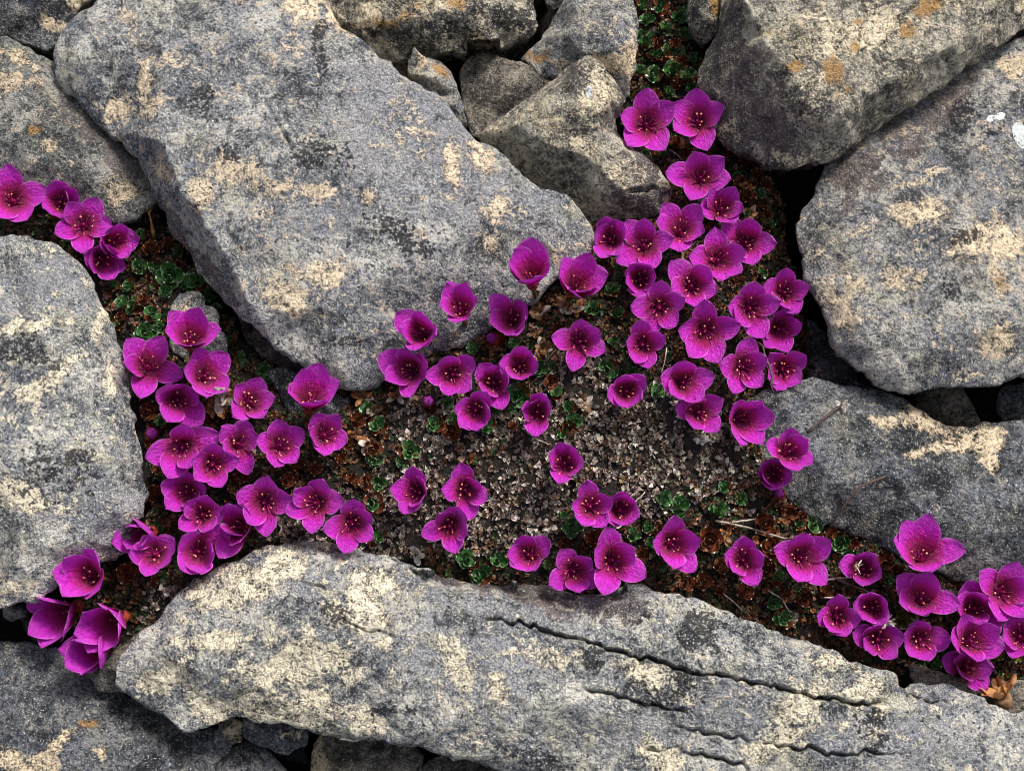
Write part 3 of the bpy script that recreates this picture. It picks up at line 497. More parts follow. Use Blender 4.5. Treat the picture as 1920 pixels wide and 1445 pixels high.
stone('rock', 'wide dark rock with a pale streak, under the end of the layered slab',
      [(-300, 1195, -10), (0, 1200, -10), (64, 1204, -10), (130, 1230, -11), (170, 1262, -12), (230, 1296, -12), (300, 1330, -12), (370, 1370, -12), (420, 1362, -13), (440, 1398, -12), (384, 1450, -11), (360, 1720, -11), (-300, 1720, -8)],
      [(40, 1270, -6), (160, 1320, -6), (280, 1380, -6), (120, 1400, -4), (320, 1430, -6), (0, 1440, -4)], 'dark', rough=0.9, patches=[('tan', 100, 1400, 40, 10, 40), ('tan', 60, 1440, 40, 14, 20), ('orange', 160, 1355, 14, 6, 0), ('tan', 190, 1410, 14, 12, 0), ('tan', 20, 1420, 16, 20, 0)])
stone('rock', 'small brown stone squeezed between the dark rock and the layered slab', [(160, 1262, -4), (186, 1234, -4), (236, 1200, -4), (268, 1176, -5), (262, 1240, -5), (240, 1300, -6), (200, 1300, -6), (176, 1290, -5)], [(205, 1250, -2)], 'brown', res=0.42, rough=0.5)
stone('rock', 'rounded dark stone half hidden under the slab edge', [(376, 1456, -14), (412, 1416, -14), (452, 1384, -14), (500, 1404, -14), (544, 1446, -14), (556, 1720, -14), (360, 1720, -14)], [(455, 1430, -9), (470, 1490, -8)], 'dark', res=0.45, rough=0.6)
stone('rock', 'small grey chip of stone under the slab edge', [(452, 1340, -8), (572, 1360, -8), (576, 1398, -9), (534, 1414, -10), (480, 1392, -10), (455, 1376, -10)], [(520, 1380, -7)], 'dark', res=0.45, rough=0.6, patches=[('tan', 540, 1375, 20, 10, 0)])
stone('rock', 'smooth brown stone under the slab edge, lighter at one corner', [(584, 1400, -12), (608, 1360, -12), (760, 1390, -12), (796, 1424, -13), (770, 1720, -13), (574, 1720, -13)], [(640, 1420, -8), (720, 1450, -9), (620, 1490, -8)], 'brown', res=0.45, rough=0.4, patches=[('tan', 598, 1430, 12, 40, 0)])
stone('rock', 'flat brownish stone peeking out beneath the layered slab', [(786, 1436, -12), (850, 1410, -12), (980, 1440, -12), (990, 1720, -12), (776, 1720, -12)], [(860, 1450, -9)], 'brown', res=0.5, rough=0.5)
stone('rock', 'tiny tan pebble between the dark rock and the grey chip', [(404, 1336, -10), (458, 1350, -10), (456, 1392, -11), (430, 1402, -12), (410, 1372, -11)], [(435, 1370, -9)], 'brown', res=0.42, rough=0.4, patches=[('tan', 440, 1370, 16, 16, 0)])
stone('rock', 'purplish grey rock low behind the last flowers of the slab', [(1700, 1240, -5), (1780, 1262, -4), (1840, 1290, -4), (1930, 1270, -4), (2230, 1250, -4), (2230, 1380, -5), (1880, 1360, -5), (1800, 1320, -5), (1720, 1290, -5)], [(1800, 1285, -3), (1940, 1310, -1.5)], 'brown', res=0.5, rough=0.6)
stone('rock', 'little grey stone in the dark hollow below the pale boulder', [(4, 1136, -14), (44, 1130, -14), (48, 1150, -14), (26, 1164, -15), (6, 1156, -15)], [(24, 1146, -12)], 'grey', res=0.5, rough=0.4)

# ------------------------------------------------------------------ the living cushion
CUSH = [(-110, 330, -6), (60, 370, -6), (130, 385, -6), (210, 400, -6), (280, 385, -10), (330, 450, -10), (380, 530, -9), (440, 600, -9), (490, 680, -8), (560, 690, -8), (650, 700, -5), (760, 650, -3), (900, 590, -3), (1040, 500, -4), (1110, 410, -6), (1180, 390, -8), (1240, 350, -9), (1170, 220, -12), (1170, 100, -12), (1180, -110, -12), (1310, -110, -12), (1310, 100, -11), (1370, 240, -9), (1450, 300, -9), (1466, 380, -12), (1462, 440, -14), (1490, 520, -12), (1510, 600, -14), (1530, 690, -14), (1440, 760, -6), (1460, 880, -4), (1540, 950, -5), (1640, 990, -5), (1740, 1040, -6), (2040, 1140, -6), (2040, 1400, -12), (1830, 1330, -12), (1690, 1280, -10), (1500, 1210, -6), (1290, 1140, -5), (1100, 1140, -6), (880, 1110, -5), (640, 1050, -4), (480, 1040, -4), (350, 1130, -6), (290, 1190, -7), (220, 1240, -10), (150, 1240, -14), (130, 1150, -13), (190, 1060, -9), (250, 960, -6), (250, 850, -6), (225, 690, -7), (190, 590, -9), (150, 520, -9), (60, 470, -8), (-110, 470, -8)]
CIN = [(60, 420, -6), (200, 440, -7), (300, 500, -7), (340, 600, -6), (320, 720, -4), (420, 700, -4), (560, 790, -2), (340, 860, -3), (480, 880, -1), (620, 930, -1), (780, 780, 1), (800, 940, 1), (940, 860, 2.5), (1100, 760, 3), (1100, 640, 0), (1200, 560, 0), (1300, 480, -2), (1290, 600, 1), (1400, 560, -4), (1400, 680, -2), (1250, 800, 3.5), (1180, 920, 3), (1360, 880, 1), (1340, 1000, 0), (1050, 1010, 1), (1480, 1080, -2), (1600, 1120, -3), (1750, 1150, -4), (1880, 1180, -4), (1300, 320, -8), (1240, 60, -9), (1400, 380, -7), (300, 1100, -4)]
cushion, cev, cpl, ch_ = stone('cushion_humus', 'dark humus mound that the flowers grow from between the rocks', CUSH, CIN, 'soil', res=0.9, bevel=2.0, rough=1.6, base=-50, flare=0.25, jit=0.8, cat='humus', kind='stuff')
if 'category' in cushion: del cushion['category']
cushion['category'] = 'soil'
def cush_z(x, y):
    h = ch_(x, y)
    return h if h > -1e8 else -20.0
def ground_z(x, y):
    z = cush_z(x, y)
    for f in SURF:
        z = max(z, f(x, y))
    return z
def at_surface(px, py, dz, fn):
    z = 0.0
    for _ in range(3):
        p = P(px, py, z + dz); z = fn(p[0], p[1])
    return P(px, py, z + dz)

# withered leaf litter: thousands of tiny curled dead leaves in spent rosettes
GREY = [(1150, 840, 330, 170), (800, 960, 170, 120), (860, 800, 160, 70), (1330, 830, 140, 120), (620, 990, 130, 60), (310, 1130, 60, 60), (1100, 720, 120, 80), (980, 950, 150, 100)]
def grey_w(px, py):
    wv = np.zeros(px.shape)
    for cx, cy, rx, ry in GREY: wv = np.maximum(wv, np.clip(1.35 - np.sqrt(((px - cx) / rx) ** 2 + ((py - cy) / ry) ** 2), 0, 1))
    return wv
xs = np.array([p[0] for p in cpl]); ys = np.array([p[1] for p in cpl])
NC = 80000
cx_ = nr.uniform(xs.min(), xs.max(), NC); cy_ = nr.uniform(ys.min(), ys.max(), NC)
def grid_h(fn, x, y):
    Zg, a, b, r = fn.grid; i = np.round((x - a) / r).astype(int); j = np.round((y - b) / r).astype(int)
    ok = (i >= 0) & (j >= 0) & (i < Zg.shape[1]) & (j < Zg.shape[0]); z = np.full(x.shape, -1e9); z[ok] = Zg[j[ok], i[ok]]; return z
hz = grid_h(ch_, cx_, cy_)
rk = np.full(NC, -1e9)
for f in SURF: rk = np.maximum(rk, grid_h(f, cx_, cy_))
lump = fbm(cx_ / 7, cy_ / 7, 901, 3)
cz_ = hz + 1.2 * np.maximum(lump, -0.4) + nr.uniform(-0.9, 0.4, NC)
qx, qy = proj(np.stack([cx_, cy_, cz_], -1)); gw = grey_w(qx, qy) + 0.35 * fbm(cx_ / 14, cy_ / 14, 77, 3)
keep = (hz > -100) & (rk < cz_ + 1) & (lump > -0.62) & (qx > -120) & (qx < 2040) & (qy > -120)
cx_, cy_, cz_, gw = cx_[keep], cy_[keep], cz_[keep], gw[keep]
pal_grey = np.array([(0.40, 0.34, 0.29), (0.28, 0.23, 0.195), (0.19, 0.145, 0.12), (0.58, 0.52, 0.46), (0.10, 0.075, 0.06), (0.25, 0.17, 0.115)])
pal_rim = np.array([(0.10, 0.055, 0.035), (0.17, 0.07, 0.03), (0.05, 0.028, 0.02), (0.22, 0.085, 0.03), (0.045, 0.085, 0.028), (0.03, 0.055, 0.02), (0.14, 0.10, 0.07), (0.26, 0.16, 0.10)])
nrs = len(cx_); NLV = 6
isg = (gw + nr.uniform(-0.25, 0.25, nrs)) > 0.5
cb = np.where(isg[:, None], pal_grey[nr.randint(len(pal_grey), size=nrs)], pal_rim[nr.randint(len(pal_rim), size=nrs)])
N_ = np.stack([nr.uniform(-.6, .6, nrs), nr.uniform(-.6, .6, nrs), np.ones(nrs)], 1); N_ /= np.linalg.norm(N_, axis=1)[:, None]
T1 = np.cross(N_, [0.3, 1, 0.1]); T1 /= np.linalg.norm(T1, axis=1)[:, None]; T2 = np.cross(N_, T1)
big_ = nr.uniform(0.7, 1.35, nrs) * np.where(isg, 1.0, 1.05); a0 = nr.uniform(0, 6.28, nrs)
VS = []; CS = []
for k in range(NLV):
    az = a0 + k * 2.4 + nr.uniform(-.3, .3, nrs); el = nr.uniform(0.2, 1.25, nrs); L_ = big_ * nr.uniform(0.7, 1.35, nrs); W_ = L_ * nr.uniform(0.5, 0.9, nrs)
    rad = np.cos(az)[:, None] * T1 + np.sin(az)[:, None] * T2; sid = -np.sin(az)[:, None] * T1 + np.cos(az)[:, None] * T2
    curl = nr.uniform(-0.5, 1.2, nrs); cup = nr.uniform(0.1, 0.8, nrs)
    cc = np.clip(cb * nr.uniform(0.6, 1.4, nrs)[:, None] * (1 + nr.uniform(-.1, .1, (nrs, 3))), 0, 0.75)
    for s_, hw in ((0.0, 0.24), (0.5, 0.5), (1.0, 0.08)):
        e2 = el + curl * s_; ce, se = np.cos(e2)[:, None], np.sin(e2)[:, None]; d_ = rad * ce + N_ * se; up_ = -rad * se + N_ * ce
        c_ = np.stack([cx_, cy_, cz_], 1) + rad * 0.1 + d_ * (L_ * s_)[:, None]
        for u in (-1, 0, 1):
            VS.append(c_ + sid * (hw * W_ * u)[:, None] + up_ * (abs(u) * cup * hw * W_)[:, None]); CS.append(cc * (1.3 if u else 0.8))
LV = np.stack(VS, 1).reshape(-1, 3); LC = np.concatenate([np.stack(CS, 1).reshape(-1, 3), np.ones((len(LV), 1))], 1)
st_ = (np.arange(nrs * NLV) * 9)[:, None, None]
LF = (st_ + np.array([[0, 1, 4, 3], [1, 2, 5, 4], [3, 4, 7, 6], [4, 5, 8, 7]])[None]).reshape(-1, 4).tolist()
print('litter rosettes', nrs); litter = mesh_obj('leaf_litter', LV, LF, M['litter'], smooth=True)
at_ = litter.data.attributes.new('tint', 'FLOAT_COLOR', 'POINT'); at_.data.foreach_set('color', np.clip(np.array(LC, np.float32), 0, 1).ravel())
tag(litter, 'grey and brown mat of withered leaves covering the cushion between the flowers', 'leaf litter', None, 'stuff')

# ------------------------------------------------------------------ leaf rosettes
def uv_grid(me, nu, nv):
    uvl = me.uv_layers.new(name='UVMap')
    for poly in me.polygons:
        for li in poly.loop_indices:
            vi = me.loops[li].vertex_index; uvl.data[li].uv = ((vi % nu) / (nu - 1), (vi // nu) / (nv - 1))
def leaf_mesh(name, mat, curl, cup):
    nu, nv = 5, 6; V = []
    for j in range(nv):
        s = j / (nv - 1); hw = 0.34 * (0.55 + 0.45 * math.sin(min(1, s / 0.62) * 1.57)) * math.sqrt(max(0, 1 - max(0, (s - 0.55) / 0.455) ** 2))
        for i in range(nu):
            u = i / (nu - 1) * 2 - 1
            V.append((u * hw, s, curl * s * s + cup * hw * u * u * 2.2))
    V = np.array(V)
    Fc = [(j * nu + i, j * nu + i + 1, (j + 1) * nu + i + 1, (j + 1) * nu + i) for j in range(nv - 1) for i in range(nu - 1)]
    me = bpy.data.meshes.new(name); me.from_pydata([tuple(v * MM) for v in V], [], Fc)
    me.polygons.foreach_set('use_smooth', [True] * len(me.polygons)); me.materials.append(M[mat]); uv_grid(me, nu, nv)
    return me
LEAF = {k: [leaf_mesh('leaf', k, 0.25, 0.5), leaf_mesh('leaf', k, 0.4, 0.7), leaf_mesh('leaf', k, 0.1, 0.4)] for k in ('green', 'red', 'olive')}
def rosette(px, py, r_px, mat, label, group, dz=0.6, tiltmax=0.35):
    p = at_surface(px, py, dz, cush_z)
    R_ = r_px * 0.135
    o = empty('leaf_rosette', p); tag(o, label, 'leaf rosette', group)
    o.rotation_euler = (rnd.uniform(-tiltmax, tiltmax), rnd.uniform(-tiltmax, tiltmax), rnd.uniform(0, 6.28))
    for lay in range(4):
        el = math.radians((12, 34, 58, 76)[lay] + rnd.uniform(-6, 6)); L = R_ * (1.0, 0.92, 0.72, 0.45)[lay]
        for k in range(4 if lay == 0 else 2):
            az = lay * math.pi / 2 + k * (math.pi / 2 if lay == 0 else math.pi) + (math.pi / 4 if lay == 0 else 0) + rnd.uniform(-.12, .12)
            m2 = mat if not (lay == 0 and mat == 'green' and rnd.random() < 0.35) else 'red'
            Mx = Matrix.Rotation(az, 4, 'Z') @ Matrix.Translation((0, R_ * 0.08 * MM, (lay * 0.16 + 0.1) * R_ * MM)) @ Matrix.Rotation(el, 4, 'X') @ Matrix.Diagonal((L * 1.75, L, L, 1))
            link_mesh('leaf', rnd.choice(LEAF[m2]), o, Mx)
    return o
GREEN = {
 'A': [(320, 517, 24), (376, 532, 26), (265, 500, 17), (296, 500, 16), (360, 487, 17), (247, 540, 17), (293, 537, 14), (233, 577, 19), (252, 578, 17), (267, 446, 17), (391, 556, 18), (275, 626, 20), (213, 538, 16), (338, 470, 14), (310, 545, 14), (285, 590, 16), (300, 615, 14), (345, 535, 12), (225, 610, 14), (262, 655, 15), (405, 580, 13)],
 'B': [(455, 625, 14), (481, 656, 14), (447, 669, 13), (462, 686, 12), (494, 692, 14), (430, 640, 12), (470, 640, 10), (500, 715, 12)],
 'T': [(1215, 40, 17), (1210, 85, 18), (1222, 72, 14), (1202, 66, 13), (1246, 58, 16), (1226, 142, 17), (1201, 137, 16), (1262, 134, 20), (1252, 176, 15), (1288, 146, 18), (1240, 15, 17), (1206, 12, 15), (1272, 30, 17), (1256, 96, 16), (1284, 66, 16), (1230, 105, 15), (1272, 100, 15), (1300, 110, 14), (1290, 20, 14), (1210, 165, 13), (1300, 165, 14)],
 'U': [(1260, 232, 14), (1245, 290, 13), (1210, 290, 12), (1440, 425, 13), (1425, 365, 12), (1380, 330, 12), (1400, 400, 12), (1428, 512, 12)],
 'C': [(975, 741, 22), (826, 655, 15), (890, 652, 15), (968, 646, 15), (1012, 690, 15), (1036, 686, 13), (706, 731, 15), (690, 770, 16), (713, 800, 18), (838, 756, 15), (820, 797, 17), (850, 790, 14), (912, 800, 17), (931, 770, 14), (956, 766, 14), (1044, 741, 17), (1070, 766, 16), (1076, 790, 18), (1056, 812, 13), (703, 858, 17), (766, 846, 19), (755, 866, 15), (711, 906, 17), (705, 942, 19)],
 'D': [(1111, 582, 17), (1150, 546, 15), (1160, 522, 14), (1142, 690, 18), (1172, 692, 14), (1155, 590, 14), (1150, 640, 14), (1185, 698, 14), (1255, 668, 12), (1232, 735, 13)],
 'E': [(1240, 936, 18), (1274, 950, 18), (1346, 960, 18), (1360, 917, 16), (1386, 936, 15), (1344, 944, 14), (1270, 966, 14), (1410, 845, 12), (1240, 1060, 13)],
 'F': [(1498, 984, 15), (1527, 978, 18), (1592, 986, 16), (1578, 1018, 20), (1586, 1040, 15), (1626, 1006, 14), (1661, 1082, 16), (1454, 1086, 18), (1450, 1126, 17), (1466, 1160, 20), (1500, 925, 14), (1496, 942, 12), (1500, 1110, 14)],
 'G': [(872, 1046, 19), (905, 1076, 20), (938, 1050, 18), (710, 1004, 16), (1066, 990, 17), (1056, 968, 14), (1082, 986, 14), (1186, 1004, 16), (1213, 990, 14), (1218, 1020, 14), (1030, 1058, 13), (858, 780, 10)],
 'H': [(300, 895, 13), (305, 1000, 14), (290, 985, 14), (300, 790, 14), (316, 780, 12), (450, 800, 12), (300, 960, 13), (465, 1000, 13)],
 'I': [(1890, 1280, 20), (1862, 1225, 16), (1780, 1240, 16), (1745, 1245, 18), (1690, 1160, 18), (1790, 1290, 14), (1860, 1290, 14), (1900, 1230, 15)]}
GTXT = {'A': ('glossy green leaf rosette in the shady gap beside the pale boulder', 'green rosettes by the pale boulder'), 'B': ('green leaf rosette at the foot of the largest slab near the dark flake', 'green rosettes by the dark flake'),
 'T': ('dark green leaf rosette in the gap between blocky rock and tilted rock', 'green rosettes by the blocky rock'), 'U': ('small green rosette beside the pair of flowers below the tilted rock', 'green rosettes under the tilted rock'),
 'C': ('small green rosette among withered leaves by the flowers along the slab edge', 'green rosettes by the slab edge'), 'D': ('tiny green rosette left of the densest flower cluster', 'green rosettes by the dense cluster'),
 'E': ('green rosette on the grey withered mat near the dark slate rock', 'green rosettes on the grey mat'), 'F': ('green rosette among dry twigs below the dark slate rock', 'green rosettes among the twigs'),
 'G': ('green rosette beside the flowers along the layered slab', 'green rosettes along the layered slab'), 'H': ('dim green rosette under the flowers crowding the pale boulder', 'green rosettes under the boulder flowers'), 'I': ('olive green rosette under the flower cluster at the thin end of the layered slab', 'green rosettes at the thin slab end')}
REDS = {
 'A': ('rusty red rosette among green ones in the gap beside the pale boulder', 'red rosettes by the pale boulder', [(300, 540, 13), (315, 460, 15), (335, 500, 13), (255, 575, 13), (272, 568, 14), (285, 470, 16), (372, 505, 13), (340, 520, 11), (230, 600, 15), (300, 465, 14)]),
 'T': ('rusty red rosette in the leafy gap by the blocky rock', 'red rosettes by the blocky rock', [(1235, 85, 14), (1265, 85, 14), (1245, 120, 14), (1280, 120, 15), (1270, 160, 14), (1215, 110, 13), (1290, 190, 13), (1230, 180, 13)]),
 'U': ('rust coloured rosette along the crevice under the tilted rock', 'red rosettes under the tilted rock', [(1265, 275, 17), (1390, 345, 15), (1400, 370, 15), (1420, 330, 14), (1435, 345, 14), (1432, 380, 13), (1436, 405, 13), (1412, 345, 12), (1395, 300, 14), (1370, 290, 13), (1240, 270, 14), (1285, 290, 14), (1420, 310, 12)]),
 'C': ('reddish brown rosette near the flowers along the slab edge', 'red rosettes by the slab edge', [(850, 808, 18), (700, 845, 17), (1065, 800, 16), (935, 640, 18), (1035, 715, 15), (670, 790, 16), (690, 905, 16), (650, 830, 15), (960, 800, 12), (880, 740, 13), (1045, 620, 14), (810, 770, 14)]),
 'E': ('rust red rosette with upright leaves by the dry twigs and dark slate rock', 'red rosettes by the twigs', [(1332, 1010, 22), (1428, 984, 22), (1447, 1030, 20), (1438, 1070, 19), (1322, 1090, 18), (1396, 1108, 18), (1352, 1062, 17), (1510, 1120, 17), (1478, 960, 15), (1460, 950, 15), (1530, 1010, 15), (1556, 1000, 15), (1365, 985, 15), (1600, 1020, 14), (1550, 1110, 15), (1470, 1110, 15), (1350, 1110, 14), (1660, 1050, 15), (1680, 1070, 16), (1500, 970, 15), (1290, 1095, 14)]),
 'G': ('reddish rosette tucked against the layered slab', 'red rosettes against the layered slab', [(885, 1060, 15), (1110, 1010, 17), (1060, 1020, 14), (1205, 1040, 14), (560, 870, 16), (640, 860, 15), (660, 900, 15), (590, 880, 14), (1240, 990, 13), (700, 1020, 13)]),
 'H': ('dark red rosette under the flowers crowding the pale boulder', 'red rosettes under the boulder flowers', [(240, 1075, 19), (285, 770, 18), (290, 830, 17), (300, 880, 16), (290, 930, 17), (300, 960, 16), (430, 770, 17), (395, 790, 15), (285, 800, 14), (295, 1090, 15), (300, 1010, 15), (540, 900, 15), (455, 890, 14), (440, 915, 14)])}
LAND = [(24, 380, 'broad flower on the smooth grey rock'), (157, 425, 'wide open flower at the pale boulder tip'), (200, 500, 'flower hugging the pale boulder rim'), (284, 420, 'golden moss stalk'), (320, 520, 'slab flank over the shady gap'),
 (360, 600, 'small jagged grey rock'), (276, 690, 'open flower overlapping the pale boulder edge'), (340, 560, 'tip of the small jagged rock'), (400, 540, 'underside of the largest slab'), (460, 640, 'foot of the largest slab'), (500, 710, 'dark flake of rock'),
 (1190, 30, 'upper block of the blocky rock'), (1190, 140, 'pale band of the blocky rock'), (1295, 40, 'small warm grey rock'), (1310, 150, 'brown flank of the tilted rock'), (1245, 100, 'dead tuft in the leafy gap'),
 (1210, 237, 'star flower at the wedge rock tip'), (1310, 240, 'open flower on the tilted rock flank'), (1349, 398, 'flower with a narrow upright petal'), (1430, 340, 'overhang of the tilted rock'), (1436, 420, 'black crevice'), (1450, 500, 'broad flower pointing at the crevice'),
 (1090, 520, 'side view flower with violet rims'), (1083, 640, 'solitary loosely open flower'), (1204, 645, 'flower with a drooping oval petal'), (1200, 522, 'cup flower with a ring shaped anther'), (1172, 733, 'small crooked flower'), (1276, 718, 'flower with a wavy side petal'),
 (866, 600, 'goblet flower on the slab face'), (962, 602, 'winged leaning flower'), (777, 695, 'wide lopsided flower'), (848, 701, 'neat star flower with pale anthers'), (926, 719, 'dark narrow flower with hanging petal'), (975, 688, 'small cup flower near dry leaves'), (893, 766, 'round cup flower below the row'), (1008, 774, 'smallest flower'), (802, 752, 'closed purple bud'),
 (690, 770, 'lower tip of the largest slab'), (786, 922, 'turned flower with red calyx'), (700, 860, 'mat edge by the slab tip'), (1058, 873, 'closed cup flower on the mat'), (868, 916, 'flower with bright anthers'), (844, 983, 'flower with violet stained tips'), (1104, 950, 'cup flower in front of another'), (1157, 955, 'half covered flower'),
 (1254, 1018, 'broad flower near the layered slab'), (994, 1042, 'round flower with inrolled petal'), (1072, 1068, 'flower over the purple slab shoulder'), (1143, 1051, 'ragged flower with torn petal'), (1391, 1050, 'bell flower with curled petal'), (1496, 1045, 'large open flower by the twig'), (1617, 1068, 'dim drooping flower'), (1400, 985, 'crossed pale twigs'), (1451, 888, 'small dim cupped flower'), (1307, 800, 'small white dry husk'), (1470, 1130, 'fine white hair like stalk'), (1380, 784, 'side facing trumpet flower'),
 (1725, 1050, 'tall showy flower'), (1725, 1128, 'flower with ragged white edge'), (1567, 1156, 'tulip shaped flower'), (1644, 1198, 'wide oval bowl flower'), (1812, 1205, 'stacked pair of flowers'), (1880, 1308, 'orange withered flower'), (1914, 1195, 'violet magenta flower'),
 (330, 747, 'bowl flower near the pale boulder'), (466, 758, 'funnel flower'), (580, 762, 'tulip like side view flower'), (342, 834, 'widest flat star flower'), (397, 871, 'bright anthered overlapping flower'), (522, 838, 'evenly rounded cup flower'), (605, 818, 'goblet flower with white stamens'), (354, 922, 'shaded flower at the boulder foot'), (380, 966, 'ruffled wide cup flower'), (497, 940, 'star flower with heart shaped petal'), (596, 943, 'nine anther flower'), (659, 978, 'flower hanging towards the slab'), (292, 1040, 'rolled tulip flower'), (458, 988, 'flower seen from behind'), (425, 755, 'pale shrivelled bloom'), (284, 815, 'dark purple bud')]
bag = {}
for k, lst in GREEN.items():
    for x, y, r in lst:
        c = 'olive' if k == 'I' and rnd.random() < .6 else 'green'
        lm = min(LAND, key=lambda l: (l[0] - x) ** 2 + (l[1] - y) ** 2)[2]; bag.setdefault((c, lm), []).append((r, x, y))
for k, (lab, grp, lst) in REDS.items():
    for x, y, r in lst:
        lm = min(LAND, key=lambda l: (l[0] - x) ** 2 + (l[1] - y) ** 2)[2]; bag.setdefault(('red', lm), []).append((r, x, y))
CN = {'green': 'green', 'olive': 'olive green', 'red': 'rusty red'}
for (c, lm), lst in bag.items():
    lst.sort(reverse=True); n_ = len(lst)
    for i, (r, x, y) in enumerate(lst):
        if n_ == 1: t, sc_ = '', 1.0
        elif i == 0: t, sc_ = ('larger ' if n_ == 2 else 'largest '), 1.14
        elif i == n_ - 1: t, sc_ = ('smaller ' if n_ == 2 else 'smallest '), 0.86
        else: t, sc_ = 'medium ', 1.0
        rosette(x, y, r * sc_, c, t + CN[c] + ' leaf rosette beside the ' + lm, CN[c] + ' rosettes by the ' + lm)

# ------------------------------------------------------------------ flowers
def tube(path, radii, sides=6):
    path = [np.array(p, float) for p in path]; V = []; Fc = []
    for i, p in enumerate(path):
        d = path[min(i + 1, len(path) - 1)] - path[max(i - 1, 0)]; d = d / (np.linalg.norm(d) + 1e-9)
        a = np.cross(d, [0.2, 0.1, 1.0]); 
        if np.linalg.norm(a) < 0.05: a = np.cross(d, [1, 0, 0])
        a /= np.linalg.norm(a); b = np.cross(d, a)
        for k in range(sides):
            t_ = 2 * math.pi * k / sides; V.append(p + radii[i] * (math.cos(t_) * a + math.sin(t_) * b))
    for i in range(len(path) - 1):
        for k in range(sides): Fc.append((i * sides + k, i * sides + (k + 1) % sides, (i + 1) * sides + (k + 1) % sides, (i + 1) * sides + k))
    Fc.append(tuple(range(sides))[::-1]); Fc.append(tuple((len(path) - 1) * sides + k for k in range(sides)))
    return np.array(V), Fc
def lathe(prof, sides, mat, name, wob=0.0):
    V = []; Fc = []
    for i, (r, z) in enumerate(prof):
        for k in range(sides):
            a = 2 * math.pi * k / sides; rr = r * (1 + wob * math.sin(5 * a)); V.append((rr * math.cos(a), rr * math.sin(a), z))
    for i in range(len(prof) - 1):
        for k in range(sides): Fc.append((i * sides + k, i * sides + (k + 1) % sides, (i + 1) * sides + (k + 1) % sides, (i + 1) * sides + k))
    Fc.append(tuple((len(prof) - 1) * sides + k for k in range(sides))); Fc.append(tuple(range(sides))[::-1])
    o = mesh_obj(name, np.array(V), Fc, M[mat], link=False); me = o.data; bpy.data.objects.remove(o); return me
ME_CALYX = lathe([(0.5, -2.6), (1.15, -2.1), (1.55, -1.2), (1.7, -0.3), (1.6, 0.1), (1.2, 0.2)], 15, 'calyx', 'calyx', 0.05)
ME_PISTIL = lathe([(1.1, 0.0), (1.15, 0.5), (0.85, 1.1), (0.4, 1.7), (0.28, 2.6), (0.34, 2.9), (0.12, 3.05)], 10, 'pistil', 'pistil', 0.12)
v_, f_ = tube([(0, 0, 0), (0.15, 0, 1.2), (0.35, 0, 2.4), (0.5, 0, 3.3)], [0.17, 0.15, 0.12, 0.10], 5)
o_ = mesh_obj('stamen', v_, f_, M['filament'], link=False); ME_FIL = o_.data; bpy.data.objects.remove(o_)
ME_ANTH = lathe([(0.10, -0.30), (0.30, -0.18), (0.36, 0.05), (0.27, 0.26), (0.08, 0.34)], 8, 'anther', 'anther', 0.18)
M['antherdark'] = plain('spent dark anther', (0.05, 0.006, 0.03), (0.22, 0.04, 0.06), 1.0, 0.6)
ME_ANTHD = ME_ANTH.copy(); ME_ANTHD.materials[0] = M['antherdark']
nu, nv = 5, 5; V = []
for j in range(nv):
    s = j / (nv - 1)
    for i in range(nu):
        u = i / (nu - 1) * 2 - 1; hw = 0.85 * math.sqrt(max(0.0, 1 - (s * 0.97) ** 2.2)); V.append((u * hw, 1.55 + 0.5 * s + 0.12 * s * s - 0.25 * u * u, -0.5 + 2.5 * s))
o_ = mesh_obj('sepal', np.array(V), [(j * nu + i, j * nu + i + 1, (j + 1) * nu + i + 1, (j + 1) * nu + i) for j in range(nv - 1) for i in range(nu - 1)], M['calyx'], link=False)
ME_SEPAL = o_.data; bpy.data.objects.remove(o_)

